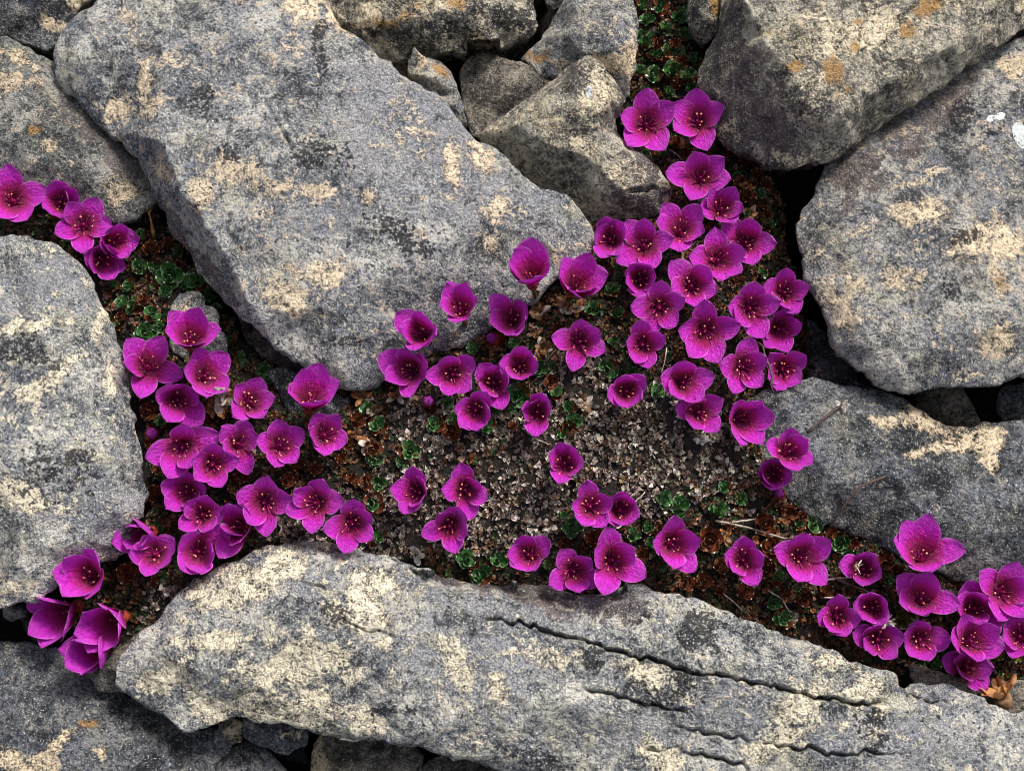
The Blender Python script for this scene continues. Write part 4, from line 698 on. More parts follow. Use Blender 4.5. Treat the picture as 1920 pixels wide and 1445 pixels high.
def petal(o, B, T, axis, L, layer, seed):
    """one petal: obovate blade swept from the cup base B to its tip T, in the flower's own frame"""
    r = random.Random(seed)
    dT = T - B; ax = np.array(axis); perp = dT - ax * (dT @ ax); pn = np.linalg.norm(perp)
    rad = perp / pn if pn > 1e-6 else np.array([1.0, 0, 0])
    sid = np.cross(ax, rad); sid /= np.linalg.norm(sid)
    st = B + rad * (0.75 + 0.10 * layer)
    al = dT @ ax
    open_ = pn / (np.linalg.norm(dT) + 1e-6)
    c1 = st + ax * (0.22 * L) + rad * (0.10 * L * (1 - open_) + 0.06 * L)
    c2 = st + ax * max(al * 0.75, 0.30 * L) + rad * (pn * (0.62 + 0.12 * (1 - open_)))
    nu_, nv_ = 9, 13
    W = 0.65 * L * r.uniform(0.92, 1.12); V = []
    ph = r.uniform(0, 6.28); ruf = r.uniform(0.15, 0.5); cupb = r.uniform(0.20, 0.42); bend = r.uniform(-0.35, 0.35); tipc = r.uniform(-0.05, 0.55); asym = r.uniform(-0.12, 0.12); ptd = r.uniform(0.45, 1.0)
    for j in range(nv_):
        s = j / (nv_ - 1); s_ = s * 0.997
        a = 1 - s_
        c = a ** 3 * st + 3 * a * a * s_ * c1 + 3 * a * s_ * s_ * c2 + s_ ** 3 * T
        d = 3 * a * a * (c1 - st) + 6 * a * s_ * (c2 - c1) + 3 * s_ * s_ * (T - c2); d = d / (np.linalg.norm(d) + 1e-9)
        sd2 = sid + rad * bend * s_ * 0.3; sd2 = sd2 - d * (sd2 @ d); sd2 /= np.linalg.norm(sd2)
        nrm = np.cross(sd2, d)
        if nrm @ ax < 0 and nrm @ rad > 0: nrm = -nrm
        # make the normal point to the inside of the cup
        if nrm @ (ax * 1.0 - rad * 0.6) < 0: nrm = -nrm
        wide = 0.36 + 0.64 * math.sin(1.5708 * min(1, s_ / 0.60))
        if s_ > 0.60:
            q = (s_ - 0.60) / 0.40; wide *= (1 - ptd) * math.sqrt(max(0, 1 - q * q)) + ptd * (1 - q ** 1.5)
        hw = max(0.04, W / 2 * wide)
        for i in range(nu_):
            u = i / (nu_ - 1) * 2 - 1
            cup = cupb * (1 - 0.55 * s_) + 0.05
            off = cup * hw * u * u + ruf * s_ * (0.6 * math.sin(ph + 5.0 * u + 7 * s_) * abs(u) + 0.35 * math.sin(ph * 2 + 3 * u - 4 * s_)) + tipc * max(0, s_ - 0.75) * 2.0
            if abs(u) < 0.15: off -= 0.10 * s_
            V.append(c + sd2 * (hw * (u + asym * (1 - u * u))) + nrm * off)
    Fc = [(j * nu_ + i, j * nu_ + i + 1, (j + 1) * nu_ + i + 1, (j + 1) * nu_ + i) for j in range(nv_ - 1) for i in range(nu_ - 1)]
    p = mesh_obj('petal', np.array(V), Fc, M['petal'], o); uv_grid(p.data, nu_, nv_)
    return p
KPX = WIDTH / 1920
def flower(fid, cx, cy, tips, label, group=None, dz=0.0, Lpx=None, dead=0.0):
    n_t = len(tips)
    ds = [math.hypot(x - cx, y - cy) for x, y in tips]
    L = max(Lpx or 0, 1.10 * max(ds), 64)
    # local camera frame at the flower
    lift = 4.5 + dz
    for it in range(5):
        p0 = at_surface(cx, cy, lift, ground_z)
        ray = p0 - CAMP; dep = ray @ VD; k = dep / F
        toc = -ray / np.linalg.norm(ray); r_ = RT - toc * (RT @ toc); r_ /= np.linalg.norm(r_); u_ = np.cross(toc, r_)
        vecs = []; need = 0.0
        for (x, y), d in zip(tips, ds):
            zc = math.sqrt(max((0.30 * L) ** 2, L * L - d * d)) * 0.94
            v = k * ((x - cx) * r_ + (cy - y) * u_ + zc * toc); vecs.append(v)
            for fr in (0.6, 0.85, 1.0):
                t = p0 + v * fr - np.array([0, 0, 0.0]); need = max(need, ground_z(t[0], t[1]) + 1.0 - t[2] - 1.2 * (1 - fr) * 2)
        if need < 0.2 or lift > 14: break
        lift += need + 0.2
    ax = sum(v / np.linalg.norm(v) for v in vecs); ax /= np.linalg.norm(ax)
    o = empty('saxifrage_flower', p0); tag(o, label, 'flower', group)
    Lm = L * k
    Z = np.zeros(3)
    order = sorted(range(n_t), key=lambda i: math.atan2(vecs[i] @ u_, vecs[i] @ r_))
    for lay, i in enumerate(order): petal(o, Z, vecs[i], ax, Lm, (0, 2, 1, 3, 1.5)[lay % 5], fid * 31 + i)
    # axis frame for the rest of the parts
    q = Vector(ax).to_track_quat('Z', 'Y').to_matrix().to_4x4(); spin = random.Random(fid).uniform(0, 6.28)
    q = q @ Matrix.Rotation(spin, 4, 'Z')
    link_mesh('calyx', ME_CALYX, o, q); link_mesh('pistil', ME_PISTIL, o, q)
    rr = random.Random(fid + 500)
    for s in range(5): link_mesh('sepal', ME_SEPAL, o, q @ Matrix.Rotation(s * 2 * math.pi / 5 + 0.3, 4, 'Z') @ Matrix.Rotation(rr.uniform(-.15, .05), 4, 'X'))
    for s in range(10):
        tl = rr.uniform(-0.05, 0.62); Ms = q @ Matrix.Rotation(s * 2 * math.pi / 10 + rr.uniform(-.4, .4), 4, 'Z') @ Matrix.Translation((0.8 * MM, 0, 0.2 * MM)) @ Matrix.Rotation(tl, 4, 'Y') @ Matrix.Diagonal((1, 1, rr.uniform(0.55, 1.2), 1))
        st = link_mesh('stamen', ME_FIL, o, Ms)
        an = link_mesh('anther', ME_ANTHD if rr.random() < 0.45 else ME_ANTH, st, Matrix.Translation((0.5 * MM, 0, 3.35 * MM)) @ Matrix.Rotation(rr.uniform(-1, 1), 4, 'X') @ Matrix.Rotation(rr.uniform(-1, 1), 4, 'Y') @ Matrix.Diagonal((rr.uniform(.45, .82),) * 3 + (1,)))
    # stem curving down into the cushion
    b0 = -ax * 2.3; gz = -20
    foot = None
    for kx in (0.0, 1.5, 3, 5, 8, 12, 16):
        c = p0 + b0 - ax * kx; h = cush_z(c[0], c[1])
        if h > -19 and (foot is None or c[2] > h - 1): foot = np.array([c[0], c[1], h - 1.2])
    if foot is None: foot = p0 + b0 + np.array([0, 0, -9.0])
    f_l = foot - p0; mid_ = b0 * 0.6 + f_l * 0.4 - ax * 0.8
    path = [b0 * (1 - t) ** 2 + 2 * mid_ * t * (1 - t) + f_l * t * t for t in (0, .25, .5, .75, 1)]
    V_, F_ = tube(path, [0.62, 0.5, 0.5, 0.5, 0.6], 6); mesh_obj('stem', V_, F_, M['stem'], o)
    for s in range(4):
        t = 0.2 + 0.2 * s; c = b0 * (1 - t) ** 2 + 2 * mid_ * t * (1 - t) + f_l * t * t
        Mx = Matrix.Translation(Vector(c) * MM) @ q @ Matrix.Rotation(s * 1.57 + rr.random(), 4, 'Z') @ Matrix.Rotation(rr.uniform(0.5, 1.1), 4, 'X') @ Matrix.Diagonal((2.6, 2.2, 2.2, 1))
        link_mesh('stem_leaf', rr.choice(LEAF['olive' if rr.random() < .5 else 'red']), o, Mx)
    return o
FL = []
def fl(cx, cy, tips, label, group=None, dz=0.0, L=None): FL.append((cx, cy, tips, label, group, dz, L))
# centre of the cup, five petal tips (photo points), label, look-alike group, lift
fl(24, 380, [(17, 307), (88, 354), (48, 414), (-30, 365), (-8, 408)], 'broad magenta flower overlapping the smooth grey rock, with a tall back petal')
fl(111, 383, [(104, 337), (82, 392), (146, 357), (119, 409), (128, 372)], 'half hidden magenta flower squeezed behind an open bloom at the smooth grey rock', None, 1.0)
fl(157, 425, [(185, 372), (128, 380), (210, 425), (152, 475), (104, 437)], 'wide open magenta flower with olive centre at the tip of the pale boulder', None, 2)
fl(206, 455, [(227, 418), (261, 446), (239, 482), (186, 460), (210, 474)], 'magenta flower partly tucked under the open bloom above green rosettes', None, -1)
fl(189, 484, [(235, 501), (211, 523), (166, 496), (208, 461), (159, 477)], 'magenta flower hugging the rounded rim of the pale boulder', None, -1.5)
fl(1210, 237, [(1212, 166), (1266, 195), (1247, 282), (1176, 273), (1162, 217)], 'fully open star flower touching the sharp tip of the wedge shaped rock')
fl(1310, 233, [(1304, 166), (1358, 200), (1328, 282), (1265, 246), (1260, 195)], 'fully open flower overlapping the brown flank of the tall tilted rock')
fl(1312, 340, [(1301, 284), (1358, 296), (1369, 337), (1297, 376), (1248, 323)], 'wide bell flower alone below the pair of open star flowers', None, 1)
fl(1349, 398, [(1332, 356), (1378, 350), (1395, 392), (1374, 419), (1311, 390)], 'magenta flower just beneath the wide bell flower, one narrow petal folded upright', None, -0.5)
fl(1146, 452, [(1134, 405), (1168, 417), (1118, 430), (1124, 482), (1158, 478)], 'shaded half closed flower at the lower end of the largest slab', None, 2.0)
fl(1208, 466, [(1173, 413), (1208, 408), (1263, 446), (1229, 503), (1156, 492)], 'bright magenta flower with a dark spot on one petal, beside the shaded one', None, 2)
fl(1273, 440, [(1244, 381), (1231, 413), (1314, 386), (1321, 435), (1273, 472)], 'magenta flower with two tall petals and long stamens below the wedge rock', None, 0.5)
fl(1341, 491, [(1338, 425), (1396, 469), (1388, 513), (1355, 526), (1291, 480)], 'star flower in the dense cluster with a pale upright petal', None, 2)
fl(1397, 457, [(1355, 411), (1407, 409), (1456, 457), (1412, 497), (1370, 482)], 'broad flower with a light wide petal pointing at the dark crevice', None, 0)
fl(1200, 524, [(1180, 495), (1220, 497), (1227, 527), (1200, 557), (1175, 533)], 'cup shaped flower showing one ring shaped anther below the spotted flower', None, -0.5)
fl(1235, 575, [(1238, 525), (1284, 557), (1269, 612), (1213, 629), (1182, 573)], 'flat star flower with golden brown centre in the dense cluster', None, 2.5)
fl(1295, 539, [(1259, 488), (1330, 501), (1345, 548), (1301, 575), (1258, 544)], 'deep cupped flower with glowing orange anthers in the dense cluster', None, 1)
fl(1403, 577, [(1414, 527), (1463, 564), (1430, 635), (1382, 606), (1365, 575)], 'bright flower with one broad pale petal, over two flowers by the crevice', None, 3)
fl(1467, 550, [(1474, 502), (1518, 539), (1498, 586), (1432, 533), (1461, 572)], 'flower with a rounded side petal brushing the mottled rock edge', None, 0)
fl(1456, 613, [(1476, 577), (1504, 606), (1476, 661), (1432, 617), (1434, 650)], 'flower behind the dark bent twig with bright orange anthers', None, 1)
fl(1319, 617, [(1321, 562), (1388, 608), (1348, 681), (1293, 670), (1272, 619)], 'large flat star flower with five separate rounded petals in the cluster', None, 2.5)
fl(1387, 687, [(1407, 631), (1437, 670), (1429, 724), (1374, 738), (1349, 685)], 'broad cupped flower left of the dark bent twig', None, 1.5)
fl(1464, 690, [(1511, 665), (1501, 718), (1456, 732), (1439, 708), (1444, 662)], 'flower under the dark bent twig, resting above the dark slate rock', None, 0)
fl(1204, 645, [(1200, 599), (1248, 630), (1217, 692), (1174, 641), (1190, 680)], 'flower with one drooping oval petal under the flat star flower', None, 0)
fl(1083, 640, [(1090, 599), (1033, 632), (1073, 697), (1137, 659), (1124, 618)], 'solitary loosely open flower on dry leaves left of the dense cluster')
fl(1276, 718, [(1284, 675), (1339, 705), (1317, 751), (1260, 742), (1238, 707)], 'flower with wavy side petal over another bloom at the grey mat edge', None, 2)
fl(1307, 773, [(1354, 747), (1349, 807), (1299, 804), (1266, 762), (1304, 747)], 'flower beneath the wavy one, above the small white dry husk', None, 0)
fl(1380, 784, [(1424, 751), (1451, 779), (1429, 832), (1387, 834), (1374, 758)], 'side facing trumpet flower turned towards the dark slate rock', None, 0.5)
fl(1472, 850, [(1484, 802), (1514, 822), (1525, 867), (1490, 884), (1436, 832)], 'starry flower resting on the dark slate rock beside a thin dry stalk', None, 1.5)
fl(1451, 888, [(1449, 859), (1486, 891), (1446, 918), (1428, 871), (1431, 896)], 'small dim cupped flower under the starry one at the slate rock', None, -1)
fl(998, 530, [(956, 500), (964, 466), (998, 446), (1030, 510), (1000, 522)], 'side view flower with red calyx at the top of the slab edge row', None, 1.5, 84)
fl(1074, 545, [(1050, 490), (1106, 474), (1140, 515), (1108, 543), (1068, 542)], 'side view flower with long stamens and violet tinted petal rims', None, 1.5, 84)
fl(866, 588, [(837, 529), (874, 530), (895, 565), (857, 605), (824, 569)], 'goblet shaped flower standing against the slab face', None, 1.5, 70)
fl(962, 602, [(920, 552), (985, 567), (967, 630), (918, 605), (985, 600)], 'flower leaning on its side, two petals spread like wings, near dry buds', None, 0.5, 60)
fl(794, 630, [(743, 585), (793, 585), (816, 629), (780, 657), (750, 615)], 'rolled goblet flower with overlapping petals on the slab edge', None, 1, 66)
fl(777, 695, [(710, 669), (760, 652), (722, 712), (770, 745), (803, 681)], 'wide lopsided flower opening towards the slab', None, 0.5)
fl(848, 701, [(837, 667), (888, 670), (883, 732), (840, 742), (795, 705)], 'neat upright star flower with ten pale anthers clearly visible', None, 1)
fl(926, 719, [(897, 682), (955, 709), (943, 767), (926, 684), (908, 738)], 'dark narrow flower with a long hanging petal in the slab edge row', None, 0)
fl(975, 688, [(983, 649), (1010, 682), (977, 712), (935, 682), (960, 709)], 'small cup flower with pale anthers near dry brown leaves', None, 0.5)
fl(893, 766, [(910, 734), (920, 772), (897, 807), (865, 802), (853, 759)], 'round cup flower with one flat lower petal beneath the row')
fl(1008, 774, [(1017, 737), (1032, 769), (1005, 819), (978, 769), (993, 755)], 'smallest flower, with one petal curled down onto the grey mat', None, 0, 46)
fl(1172, 733, [(1175, 702), (1210, 707), (1202, 749), (1167, 764), (1140, 747)], 'small crooked flower alone between the cluster and the grey mat', None, 0, 46)
fl(1058, 873, [(1050, 829), (1083, 842), (1093, 875), (1045, 905), (1028, 852)], 'closed cup flower standing alone in the middle of the grey mat', None, 0, 56)
fl(786, 922, [(776, 873), (731, 915), (757, 963), (797, 902), (784, 946)], 'flower turned aside with its red calyx showing on the grey mat', None, 0.5)
fl(868, 916, [(862, 867), (900, 905), (915, 937), (882, 974), (826, 918)], 'flower with bright anthers and narrow lower petals, beside the turned one', None, 1.5)
fl(844, 983, [(864, 952), (879, 996), (854, 1037), (789, 1002), (823, 962)], 'flower with violet stained petal tips, lower of the grey mat trio', None, 0)
fl(1104, 950, [(1101, 899), (1151, 937), (1136, 987), (1089, 984), (1073, 943)], 'cup flower in front of another, on the grey mat', None, 1.5)
fl(1157, 955, [(1162, 920), (1182, 931), (1198, 971), (1170, 985), (1139, 977)], 'flower half covered by the cup flower on the grey mat', None, -1)
fl(1254, 1018, [(1264, 967), (1314, 1012), (1301, 1071), (1264, 1065), (1223, 1015)], 'broad flower alone near the middle of the layered slab edge')
fl(994, 1042, [(979, 1002), (1032, 1012), (1003, 1070), (957, 1062), (951, 1038)], 'round flower with an inrolled petal near the layered slab', None, 0, 56)
fl(1072, 1068, [(1051, 1029), (1109, 1046), (1126, 1093), (1089, 1110), (1028, 1096)], 'open flower overhanging the purple shoulder of the layered slab', None, 0.5)
fl(1143, 1051, [(1138, 988), (1190, 1027), (1211, 1081), (1130, 1115), (1115, 1029)], 'ragged flower with a torn pale tipped petal lying on the layered slab', None, 3)
fl(1391, 1050, [(1397, 1005), (1433, 1043), (1420, 1096), (1375, 1073), (1358, 1040)], 'bell flower with a curled lower petal beside the grey twigs')
fl(1496, 1045, [(1503, 1000), (1557, 1013), (1547, 1096), (1497, 1091), (1452, 1028)], 'large open flower touching the end of the grey twig', None, 1)
fl(1617, 1068, [(1643, 1042), (1623, 1036), (1651, 1083), (1620, 1098), (1574, 1055)], 'dim drooping flower holding a bleached curled wisp', None, -1)
fl(1725, 1050, [(1743, 963), (1695, 978), (1678, 1017), (1807, 1032), (1746, 1073)], 'tall showy flower spread against the dark slate rock', None, 2.5)
fl(1725, 1128, [(1687, 1078), (1746, 1072), (1798, 1134), (1730, 1155), (1687, 1127)], 'open flower with a ragged white edged petal under the showy one', None, 1)
fl(1567, 1156, [(1574, 1114), (1615, 1160), (1584, 1193), (1532, 1155), (1554, 1183)], 'tulip shaped flower at the rim of the layered slab, before its thin end', None, 0.5)
fl(1636, 1138, [(1633, 1109), (1665, 1129), (1659, 1168), (1602, 1129), (1618, 1162)], 'small flower between the tulip shaped one and a bleached husk', None, -1)
fl(1644, 1198, [(1600, 1185), (1638, 1173), (1696, 1191), (1679, 1232), (1623, 1219)], 'wide oval bowl flower below the bleached husk', None, 1)
fl(1722, 1196, [(1723, 1162), (1782, 1196), (1738, 1238), (1705, 1229), (1697, 1191)], 'flower with five glowing anthers between the bowl flower and stacked pair', None, 0.5)
fl(1812, 1205, [(1807, 1152), (1874, 1178), (1881, 1214), (1828, 1239), (1782, 1196)], 'upper flower of the stacked pair at the thin slab end', None, 2.5)
fl(1808, 1250, [(1768, 1232), (1848, 1291), (1805, 1268), (1861, 1252), (1807, 1221)], 'lower flower of the stacked pair, above the orange withered flower', None, 0)
fl(1871, 1110, [(1838, 1073), (1910, 1052), (1938, 1100), (1922, 1155), (1868, 1163)], 'flower with long dark stamens at the thin slab end, facing the slate rock', None, 2.5)
fl(1825, 1140, [(1818, 1088), (1794, 1127), (1845, 1112), (1833, 1170), (1872, 1186)], 'shaded flower behind the one with long dark stamens', None, -0.5)
fl(1914, 1195, [(1894, 1157), (1882, 1200), (1897, 1234), (1950, 1205), (1928, 1152)], 'violet magenta flower past the stacked pair, over the purplish rock', None, 0.5)
fl(357, 644, [(320, 584), (376, 576), (414, 619), (360, 648), (310, 622)], 'side view crown shaped flower against the small jagged rock', None, 2, 82)
fl(276, 692, [(239, 634), (306, 630), (342, 707), (265, 747), (235, 682)], 'open flower overlapping the edge of the pale boulder, petal tip bluish', None, 1.5)
fl(380, 710, [(368, 652), (427, 662), (425, 732), (386, 745), (346, 690)], 'flower with creased petals beside the pale brown dead bloom', None, 1.5)
fl(330, 747, [(327, 720), (370, 735), (379, 795), (315, 791), (296, 732)], 'bowl flower beneath two open blooms near the pale boulder', None, -0.5)
fl(466, 758, [(487, 707), (516, 745), (495, 782), (437, 780), (442, 722)], 'funnel flower turned towards the dark flake of rock', None, 0)
fl(580, 762, [(567, 691), (600, 681), (637, 717), (590, 754), (541, 737)], 'side view tulip like flower with red base before the dark flake', None, 2, 82)
fl(342, 834, [(342, 794), (409, 812), (360, 875), (315, 895), (274, 857)], 'widest flat star flower in the group by the pale boulder', None, 1)
fl(397, 871, [(402, 829), (447, 860), (415, 914), (365, 899), (361, 863)], 'bright anthered flower overlapping the widest star flower', None, 2)
fl(445, 836, [(415, 801), (462, 787), (484, 817), (465, 890), (422, 847)], 'flower with a pointed upper petal and a long lower petal', None, 0)
fl(522, 838, [(520, 785), (570, 806), (557, 865), (515, 877), (480, 825)], 'evenly rounded cup flower with dark red centre', None, 0.5)
fl(605, 818, [(590, 775), (635, 777), (651, 830), (607, 854), (581, 817)], 'goblet flower filled with white tipped stamens', None, 1)
fl(354, 922, [(302, 908), (313, 954), (385, 912), (355, 884), (362, 947)], 'shaded flower half covered by a ruffled bloom at the boulder foot', None, -1)
fl(380, 966, [(387, 928), (421, 961), (398, 993), (336, 990), (348, 942)], 'ruffled wide cup flower rimmed in pale magenta', None, 2)
fl(497, 940, [(502, 892), (548, 933), (500, 1006), (463, 979), (445, 922)], 'star flower with a long heart shaped lower petal, next to the slab', None, 1)
fl(596, 943, [(603, 898), (645, 937), (585, 1000), (536, 961), (550, 919)], 'flat flower with nine white anthers neatly spread', None, 1.5)
fl(659, 978, [(663, 935), (699, 1011), (645, 1037), (606, 993), (695, 961)], 'flower hanging towards the layered slab, right of the nine anther bloom', None, 0.5)
fl(282, 998, [(213, 1018), (243, 985), (240, 1030), (262, 984), (266, 1022)], 'narrow side view flower pressed against the foot of the pale boulder', None, -0.5)
fl(292, 1040, [(270, 1004), (327, 1009), (320, 1050), (274, 1080), (242, 1036)], 'rolled tulip flower above a rusty rosette at the boulder foot', None, 1.5)
fl(370, 1034, [(341, 1006), (426, 986), (376, 1075), (341, 1069), (401, 1036)], 'flower with many pale anthers under the ruffled cup', None, 0.5)
fl(458, 988, [(426, 944), (412, 1046), (424, 997), (452, 944), (450, 1016)], 'flower seen from behind with red calyx at the slab rim', None, -0.5)
fl(180, 1082, [(100, 1073), (121, 1046), (175, 1030), (121, 1117), (186, 1108)], 'outward leaning flower lying over the pale boulder corner', None, 1)
fl(140, 1138, [(54, 1131), (72, 1119), (59, 1188), (84, 1213), (123, 1192)], 'drooping flower hanging over the black hollow', None, 1)
fl(228, 1158, [(143, 1188), (157, 1147), (171, 1223), (224, 1195), (204, 1142)], 'crumpled flower with broad folded petal beside the end of the layered slab', None, 2)
fl(204, 1204, [(113, 1215), (127, 1248), (160, 1264), (189, 1234), (143, 1199)], 'hanging flower above the small brown stone at the slab end', None, 0.5)
for i, (cx, cy, tips, lab, grp, dz, L) in enumerate(FL): flower(i + 1, cx, cy, tips, lab, grp, dz, L)

# ------------------------------------------------------------------ buds, withered heads, twigs
def crumple(name, mats, n, L, W, seed, spread=(0.2, 1.3), part='dry_petal'):
    """withered head: n shrivelled strips around a short base, each a part of its own"""
    r = random.Random(seed); parts = []
    for k in range(n):
        az = k * 2.4 + r.uniform(-.4, .4); el = r.uniform(*spread); cu = r.uniform(-1.2, 1.2); tw = r.uniform(-0.8, 0.8); V = []
        l2 = L * r.uniform(.7, 1.15); w2 = W * r.uniform(.7, 1.2); p = np.array([0.25 * math.cos(az), 0.25 * math.sin(az), 0.0]); ns = 7
        for j in range(ns):
            s = j / (ns - 1); e = el + cu * s; rad = np.array([math.cos(az), math.sin(az), 0]); d = rad * math.cos(e) + np.array([0, 0, math.sin(e)]); sd = np.array([-math.sin(az), math.cos(az), 0]); up = np.cross(d, sd)
            hw = w2 / 2 * (0.4 + 0.6 * math.sin(min(1, s / .6) * 1.57)) * math.sqrt(max(0.02, 1 - max(0, (s - .6) / .41) ** 2)); sd = sd * math.cos(tw * s) + up * math.sin(tw * s)
            for u in (-1, -.4, .3, 1): V.append(p + sd * hw * u + up * (0.35 * hw * math.sin(6 * u + 5 * s + k)) )
            p = p + d * l2 / (ns - 1)
        parts.append((np.array(V), [(j * 4 + i, j * 4 + i + 1, (j + 1) * 4 + i + 1, (j + 1) * 4 + i) for j in range(ns - 1) for i in range(3)], r.choice(mats)))
    return parts
HEADS = set(); ME_DRYBASE = ME_CALYX.copy(); ME_DRYBASE.materials[0] = M['dry']
def withered(px, py, size, mats, label, group=None, dz=0.8, n=8, seed=1, lean=(0, 0), name='withered_head', cat='withered flower', fn=None, width=0.55):
    p = at_surface(px, py, dz, fn or cush_z); o = empty(name, p)
    if group:
        lm = min(LAND, key=lambda l: (l[0] - px) ** 2 + (l[1] - py) ** 2)[2]; kd = {'straw': 'pale brown', 'rust': 'rusty', 'dry': 'dark brown'}[mats[0]]
        label = kd + ' dead flower head beside the ' + lm
        if label in HEADS: size *= 0.8; label = 'smaller ' + label
        HEADS.add(label)
    tag(o, label, cat, group)
    o.rotation_euler = (lean[0], lean[1], rnd.uniform(0, 6.28))
    L = size * KPX
    for V, Fc, m in crumple(name, mats, n, L, L * width, seed): mesh_obj('dry_petal', V, Fc, M[m], o)
    ob = link_mesh('base', ME_DRYBASE, o, Matrix.Diagonal((L * .22, L * .22, L * .22, 1)))
    return o
DRYTXT = 'crumpled brown dead flower head among the dry leaves by the slab edge row'
for i, (x, y, s) in enumerate([(1010, 585, 24), (1004, 625, 22), (885, 612, 24), (900, 640, 22), (1018, 655, 24), (1010, 668, 18), (985, 560, 18), (925, 655, 20), (1060, 575, 24), (1080, 580, 20), (680, 742, 24), (700, 770, 22), (745, 742, 20), (665, 815, 22), (690, 830, 22)]):
    withered(x, y, s, ['dry', 'dry', 'rust', 'straw'], DRYTXT, 'dead heads by the slab edge row', 1.0, 9, i + 10)
for i, (x, y, s) in enumerate([(1095, 758, 22), (1100, 775, 18), (1175, 745, 18), (1030, 985, 18), (985, 975, 16)]):
    withered(x, y, s, ['dry', 'straw'], 'shrivelled brown dead head lying on the grey mat', 'dead heads on the grey mat', 0.8, 8, i + 40)
for i, (x, y, s) in enumerate([(1360, 1005, 18), (1510, 1115, 20), (1475, 1118, 22), (1470, 975, 18), (1540, 975, 16), (1385, 960, 15), (1415, 1010, 16)]):
    withered(x, y, s, ['rust', 'dry'], 'rust brown dead head among the twigs below the dark slate rock', 'dead heads among the twigs', 0.8, 8, i + 60)
for i, (x, y, s) in enumerate([(1395, 355, 20), (1405, 400, 18), (1250, 105, 18), (1265, 150, 16)]):
    withered(x, y, s, ['rust', 'dry'], 'orange brown dead tuft in the leafy crevice beside the tilted rock', 'dead tufts by the tilted rock', 1.0, 8, i + 70)
withered(425, 742, 38, ['straw', 'rust', 'straw'], 'pale brown shrivelled bloom beside the creased flower near the pale boulder', None, 6, 9, 81, (0.5, 0.2))
withered(396, 768, 22, ['rust'], 'small rusty seed cup under the pale brown shrivelled bloom', None, 3.5, 7, 82)
withered(420, 772, 20, ['rust'], 'second rusty seed cup, beside the first under the shrivelled bloom', None, 3.5, 7, 83)
withered(1880, 1308, 44, ['rust', 'rust', 'gold'], 'orange brown withered flower on the rim of the layered slab thin end', None, 2.0, 11, 84, (0.9, 0.5), fn=ground_z, width=0.4)
withered(1316, 824, 15, ['white'], 'small white translucent dry husk lying on the grey mat', None, 1.2, 9, 85, (0, 0), fn=ground_z)
withered(1607, 1062, 15, ['white'], 'bleached curled wisp caught in the dim drooping flower', None, 9.0, 4, 86, (0.3, 0.4), name='dry_wisp', cat='dry wisp', width=0.14)
withered(1664, 1166, 18, ['white', 'straw'], 'bleached husk with curled legs between the small flower and the bowl flower', None, 9.5, 7, 87, (0.2, 0.2), name='dry_wisp', cat='dry wisp', width=0.3)
withered(1480, 1158, 20, ['straw'], 'pale greyish dry rosette at the layered slab rim', None, 1.0, 10, 88)
withered(385, 1012, 18, ['straw'], 'pale grey dead tuft under the flower with many pale anthers', None, 1.0, 9, 89)
withered(780, 1040, 22, ['straw', 'white'], 'grey dead tuft resting on the upper rim of the layered slab', None, 1.0, 10, 90, fn=ground_z)
def bud(px, py, label, dz=3.0, s=1.0):
    p = at_surface(px, py, dz, ground_z); o = empty('flower_bud', p); tag(o, label, 'flower bud')
    o.rotation_euler = (rnd.uniform(-.3, .3), rnd.uniform(-.3, .3), 0); o.scale = (s, s, s)
    link_mesh('calyx', ME_CALYX, o)
    for k in range(5): link_mesh('sepal', ME_SEPAL, o, Matrix.Rotation(k * 1.2566, 4, 'Z') @ Matrix.Rotation(0.25, 4, 'X'))
    for k in range(5):
        V = []
        for j in range(7):
            t = j / 6; rr_ = 1.35 * math.sin(math.pi * (0.12 + 0.86 * t)) ** 0.8
            for i in range(5):
                a = k * 1.2566 + (i / 4 - .5) * 1.7 + t * 0.9; r2 = rr_ * (1 + 0.10 * (i / 4)); V.append((r2 * math.cos(a), r2 * math.sin(a), 0.1 + 3.0 * t))
        q = mesh_obj('petal', np.array(V), [(j * 5 + i, j * 5 + i + 1, (j + 1) * 5 + i + 1, (j + 1) * 5 + i) for j in range(6) for i in range(4)], M['petal'], o); uv_grid(q.data, 5, 7)
    g = p[2] - cush_z(p[0], p[1]); V_, F_ = tube([(0, 0, -2.4), (0.2, 0, -2.4 - max(1, g) * .6), (0, 0.2, -3.4 - max(1, g))], [.5, .45, .5], 6); mesh_obj('stem', V_, F_, M['stem'], o)
bud(802, 752, 'closed purple bud in red sepals under the neat star flower', 2.5)
bud(1462, 926, 'closed crimson bud in red sepals at the slate rock corner', 2.5, 0.9)
bud(284, 815, 'dark purple bud in the shade of the pale boulder edge', 2.0, 1.1)
bud(925, 636, 'dark red bud below the winged flower in the slab edge row', 2.5, 1.0)
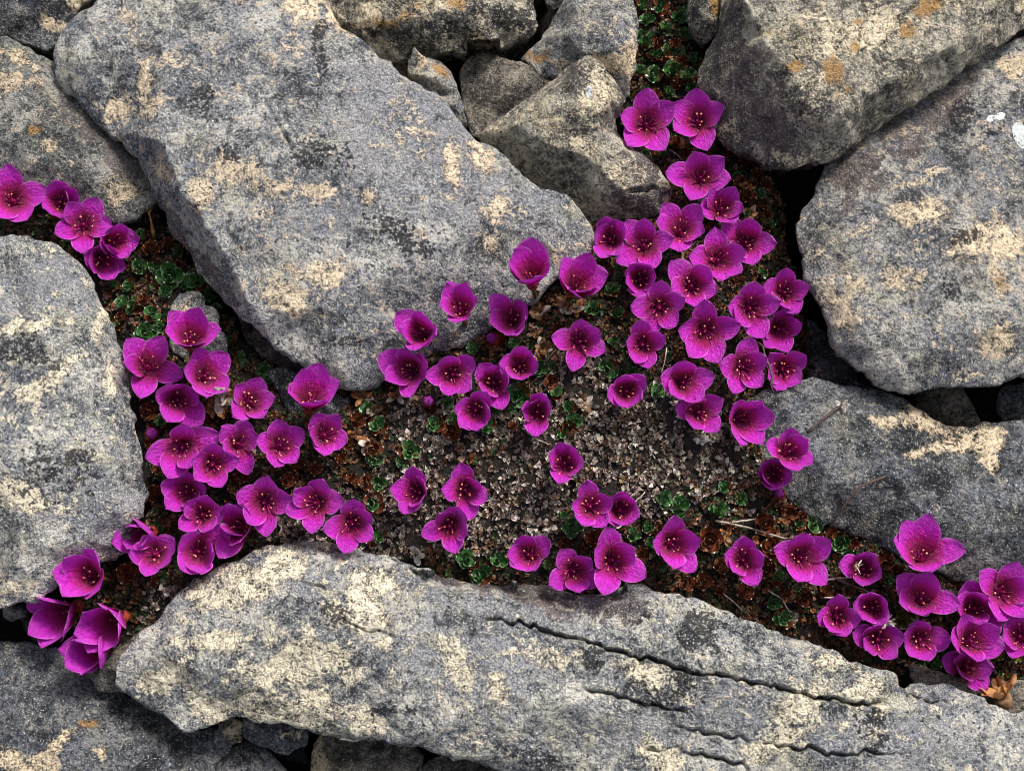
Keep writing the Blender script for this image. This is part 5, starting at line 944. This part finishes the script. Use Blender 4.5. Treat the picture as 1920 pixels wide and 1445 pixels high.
def twig(pts, r0, r1, mat, label, fn=None, knots=0, name='dry_twig', cat='twig', tip=None):
    W_ = []
    q = resample_open([(p[0], p[1]) for p in pts], 9); hs_ = np.interp(np.linspace(0, len(pts) - 1, len(q)), range(len(pts)), [p[2] for p in pts])
    for i, (x, y) in enumerate(q):
        W_.append(at_surface(x, y, 0, fn or ground_z) * 0 + at_surface(x, y, hs_[i], fn or ground_z))
    W_ = np.array(W_)
    for _ in range(4): W_[1:-1, 2] = (W_[:-2, 2] + W_[1:-1, 2] * 1 + W_[2:, 2]) / 3
    W_ += np.stack([0.12 * noise(np.arange(len(W_)) * .7, np.arange(len(W_)) * .3, 5 + k) for k in range(3)], 1)
    org = W_[0].copy(); n_ = len(W_)
    V_, F_ = tube([w - org for w in W_], [(r0 + (r1 - r0) * i / (n_ - 1)) * (1 + 0.25 * math.sin(i * 1.7)) for i in range(n_)], 6)
    o = mesh_obj(name, V_, F_, M[mat]); o.location = Vector(org) * MM; tag(o, label, cat)
    for V2, F2, m in (crumple('tip', tip[1], 6, tip[0] * KPX, tip[0] * KPX * 0.5, 7) if tip else []):
        mesh_obj('dry_tuft', V2 + (W_[-1] - org), F2, M[m], o)
    return o
twig([(1412, 636, 3), (1430, 650, 9), (1444, 690, 10), (1450, 737, 4)], 0.42, 0.30, 'twig', 'dark bent twig arching over the flowers beside the crevice')
twig([(1513, 812, 3), (1540, 788, 2.5), (1578, 758, 1.5)], 0.36, 0.36, 'twig', 'dark dry stalk with a pale tuft lying on the slate rock', tip=(14, ['white', 'straw']))
twig([(1556, 988, 2), (1585, 945, 2.5), (1612, 912, 2.0), (1660, 893, 1.0)], 0.36, 0.28, 'twig', 'thin brown stalk curving up the face of the slate rock')
twig([(1342, 976, 2), (1400, 988, 2.5), (1474, 1010, 3)], 0.30, 0.24, 'straw', 'longer pale grey twig lying over red rosettes')
twig([(1352, 982, 1.6), (1400, 975, 2.2), (1452, 968, 1.6)], 0.26, 0.20, 'straw', 'shorter pale grey twig crossing the longer one')
twig([(1540, 1072, 3), (1600, 1098, 3.5), (1644, 1116, 2)], 0.30, 0.26, 'twig', 'brown twig running from the large open flower to the small flower')
twig([(1552, 1086, 3), (1592, 1082, 3)], 0.24, 0.20, 'straw', 'short pale twig stub beneath the dim drooping flower')
twig([(1545, 1120, 2.0), (1596, 1120, 2.5)], 0.22, 0.20, 'straw', 'short bent straw above the tulip shaped flower')
twig([(1440, 1106, 2), (1466, 1122, 3), (1482, 1148, 2)], 0.13, 0.10, 'white', 'fine white hair like stalk near the slab rim')
twig([(1356, 1112, 2), (1376, 1128, 2.4), (1394, 1146, 1)], 0.12, 0.12, 'straw', 'thin straw coloured stem at the rim of the layered slab')
twig([(1076, 356, 1.4), (1090, 382, 1.2), (1124, 424, 2)], 0.17, 0.12, 'straw', 'thin dry stalk leaning on the wedge rock behind the shaded flower')
twig([(998, 820, 2), (1012, 826, 2.4), (1030, 833, 2)], 0.18, 0.12, 'straw', 'tiny pale stalk beside the closed cup flower')
twig([(1020, 682, 2.5), (1042, 655, 3)], 0.24, 0.18, 'twig', 'short dark stick left of the solitary flower')
twig([(1250, 652, 1.5), (1246, 680, 2.5), (1240, 700, 1.5)], 0.16, 0.14, 'straw', 'thin dry stem beside the flower with a drooping oval petal')
twig([(1046, 985, 2), (1072, 962, 3)], 0.2, 0.16, 'twig', 'short dark stick left of the cup flower on the grey mat')
twig([(1180, 952, 3.0), (1210, 922, 3)], 0.16, 0.12, 'straw', 'pale straw pointing away from the half covered flower')
twig([(288, 446, 0.8), (284, 420, 3.5), (279, 396, 6)], 0.55, 0.28, 'gold', 'golden moss stalk standing in the gap beside the largest slab', name='moss_stalk', cat='moss', tip=(6, ['gold']))
twig([(1255, 280, 1.5), (1270, 290, 2.2), (1278, 300, 1.5)], 0.16, 0.12, 'straw', 'short dry stem below the open star flower pair')
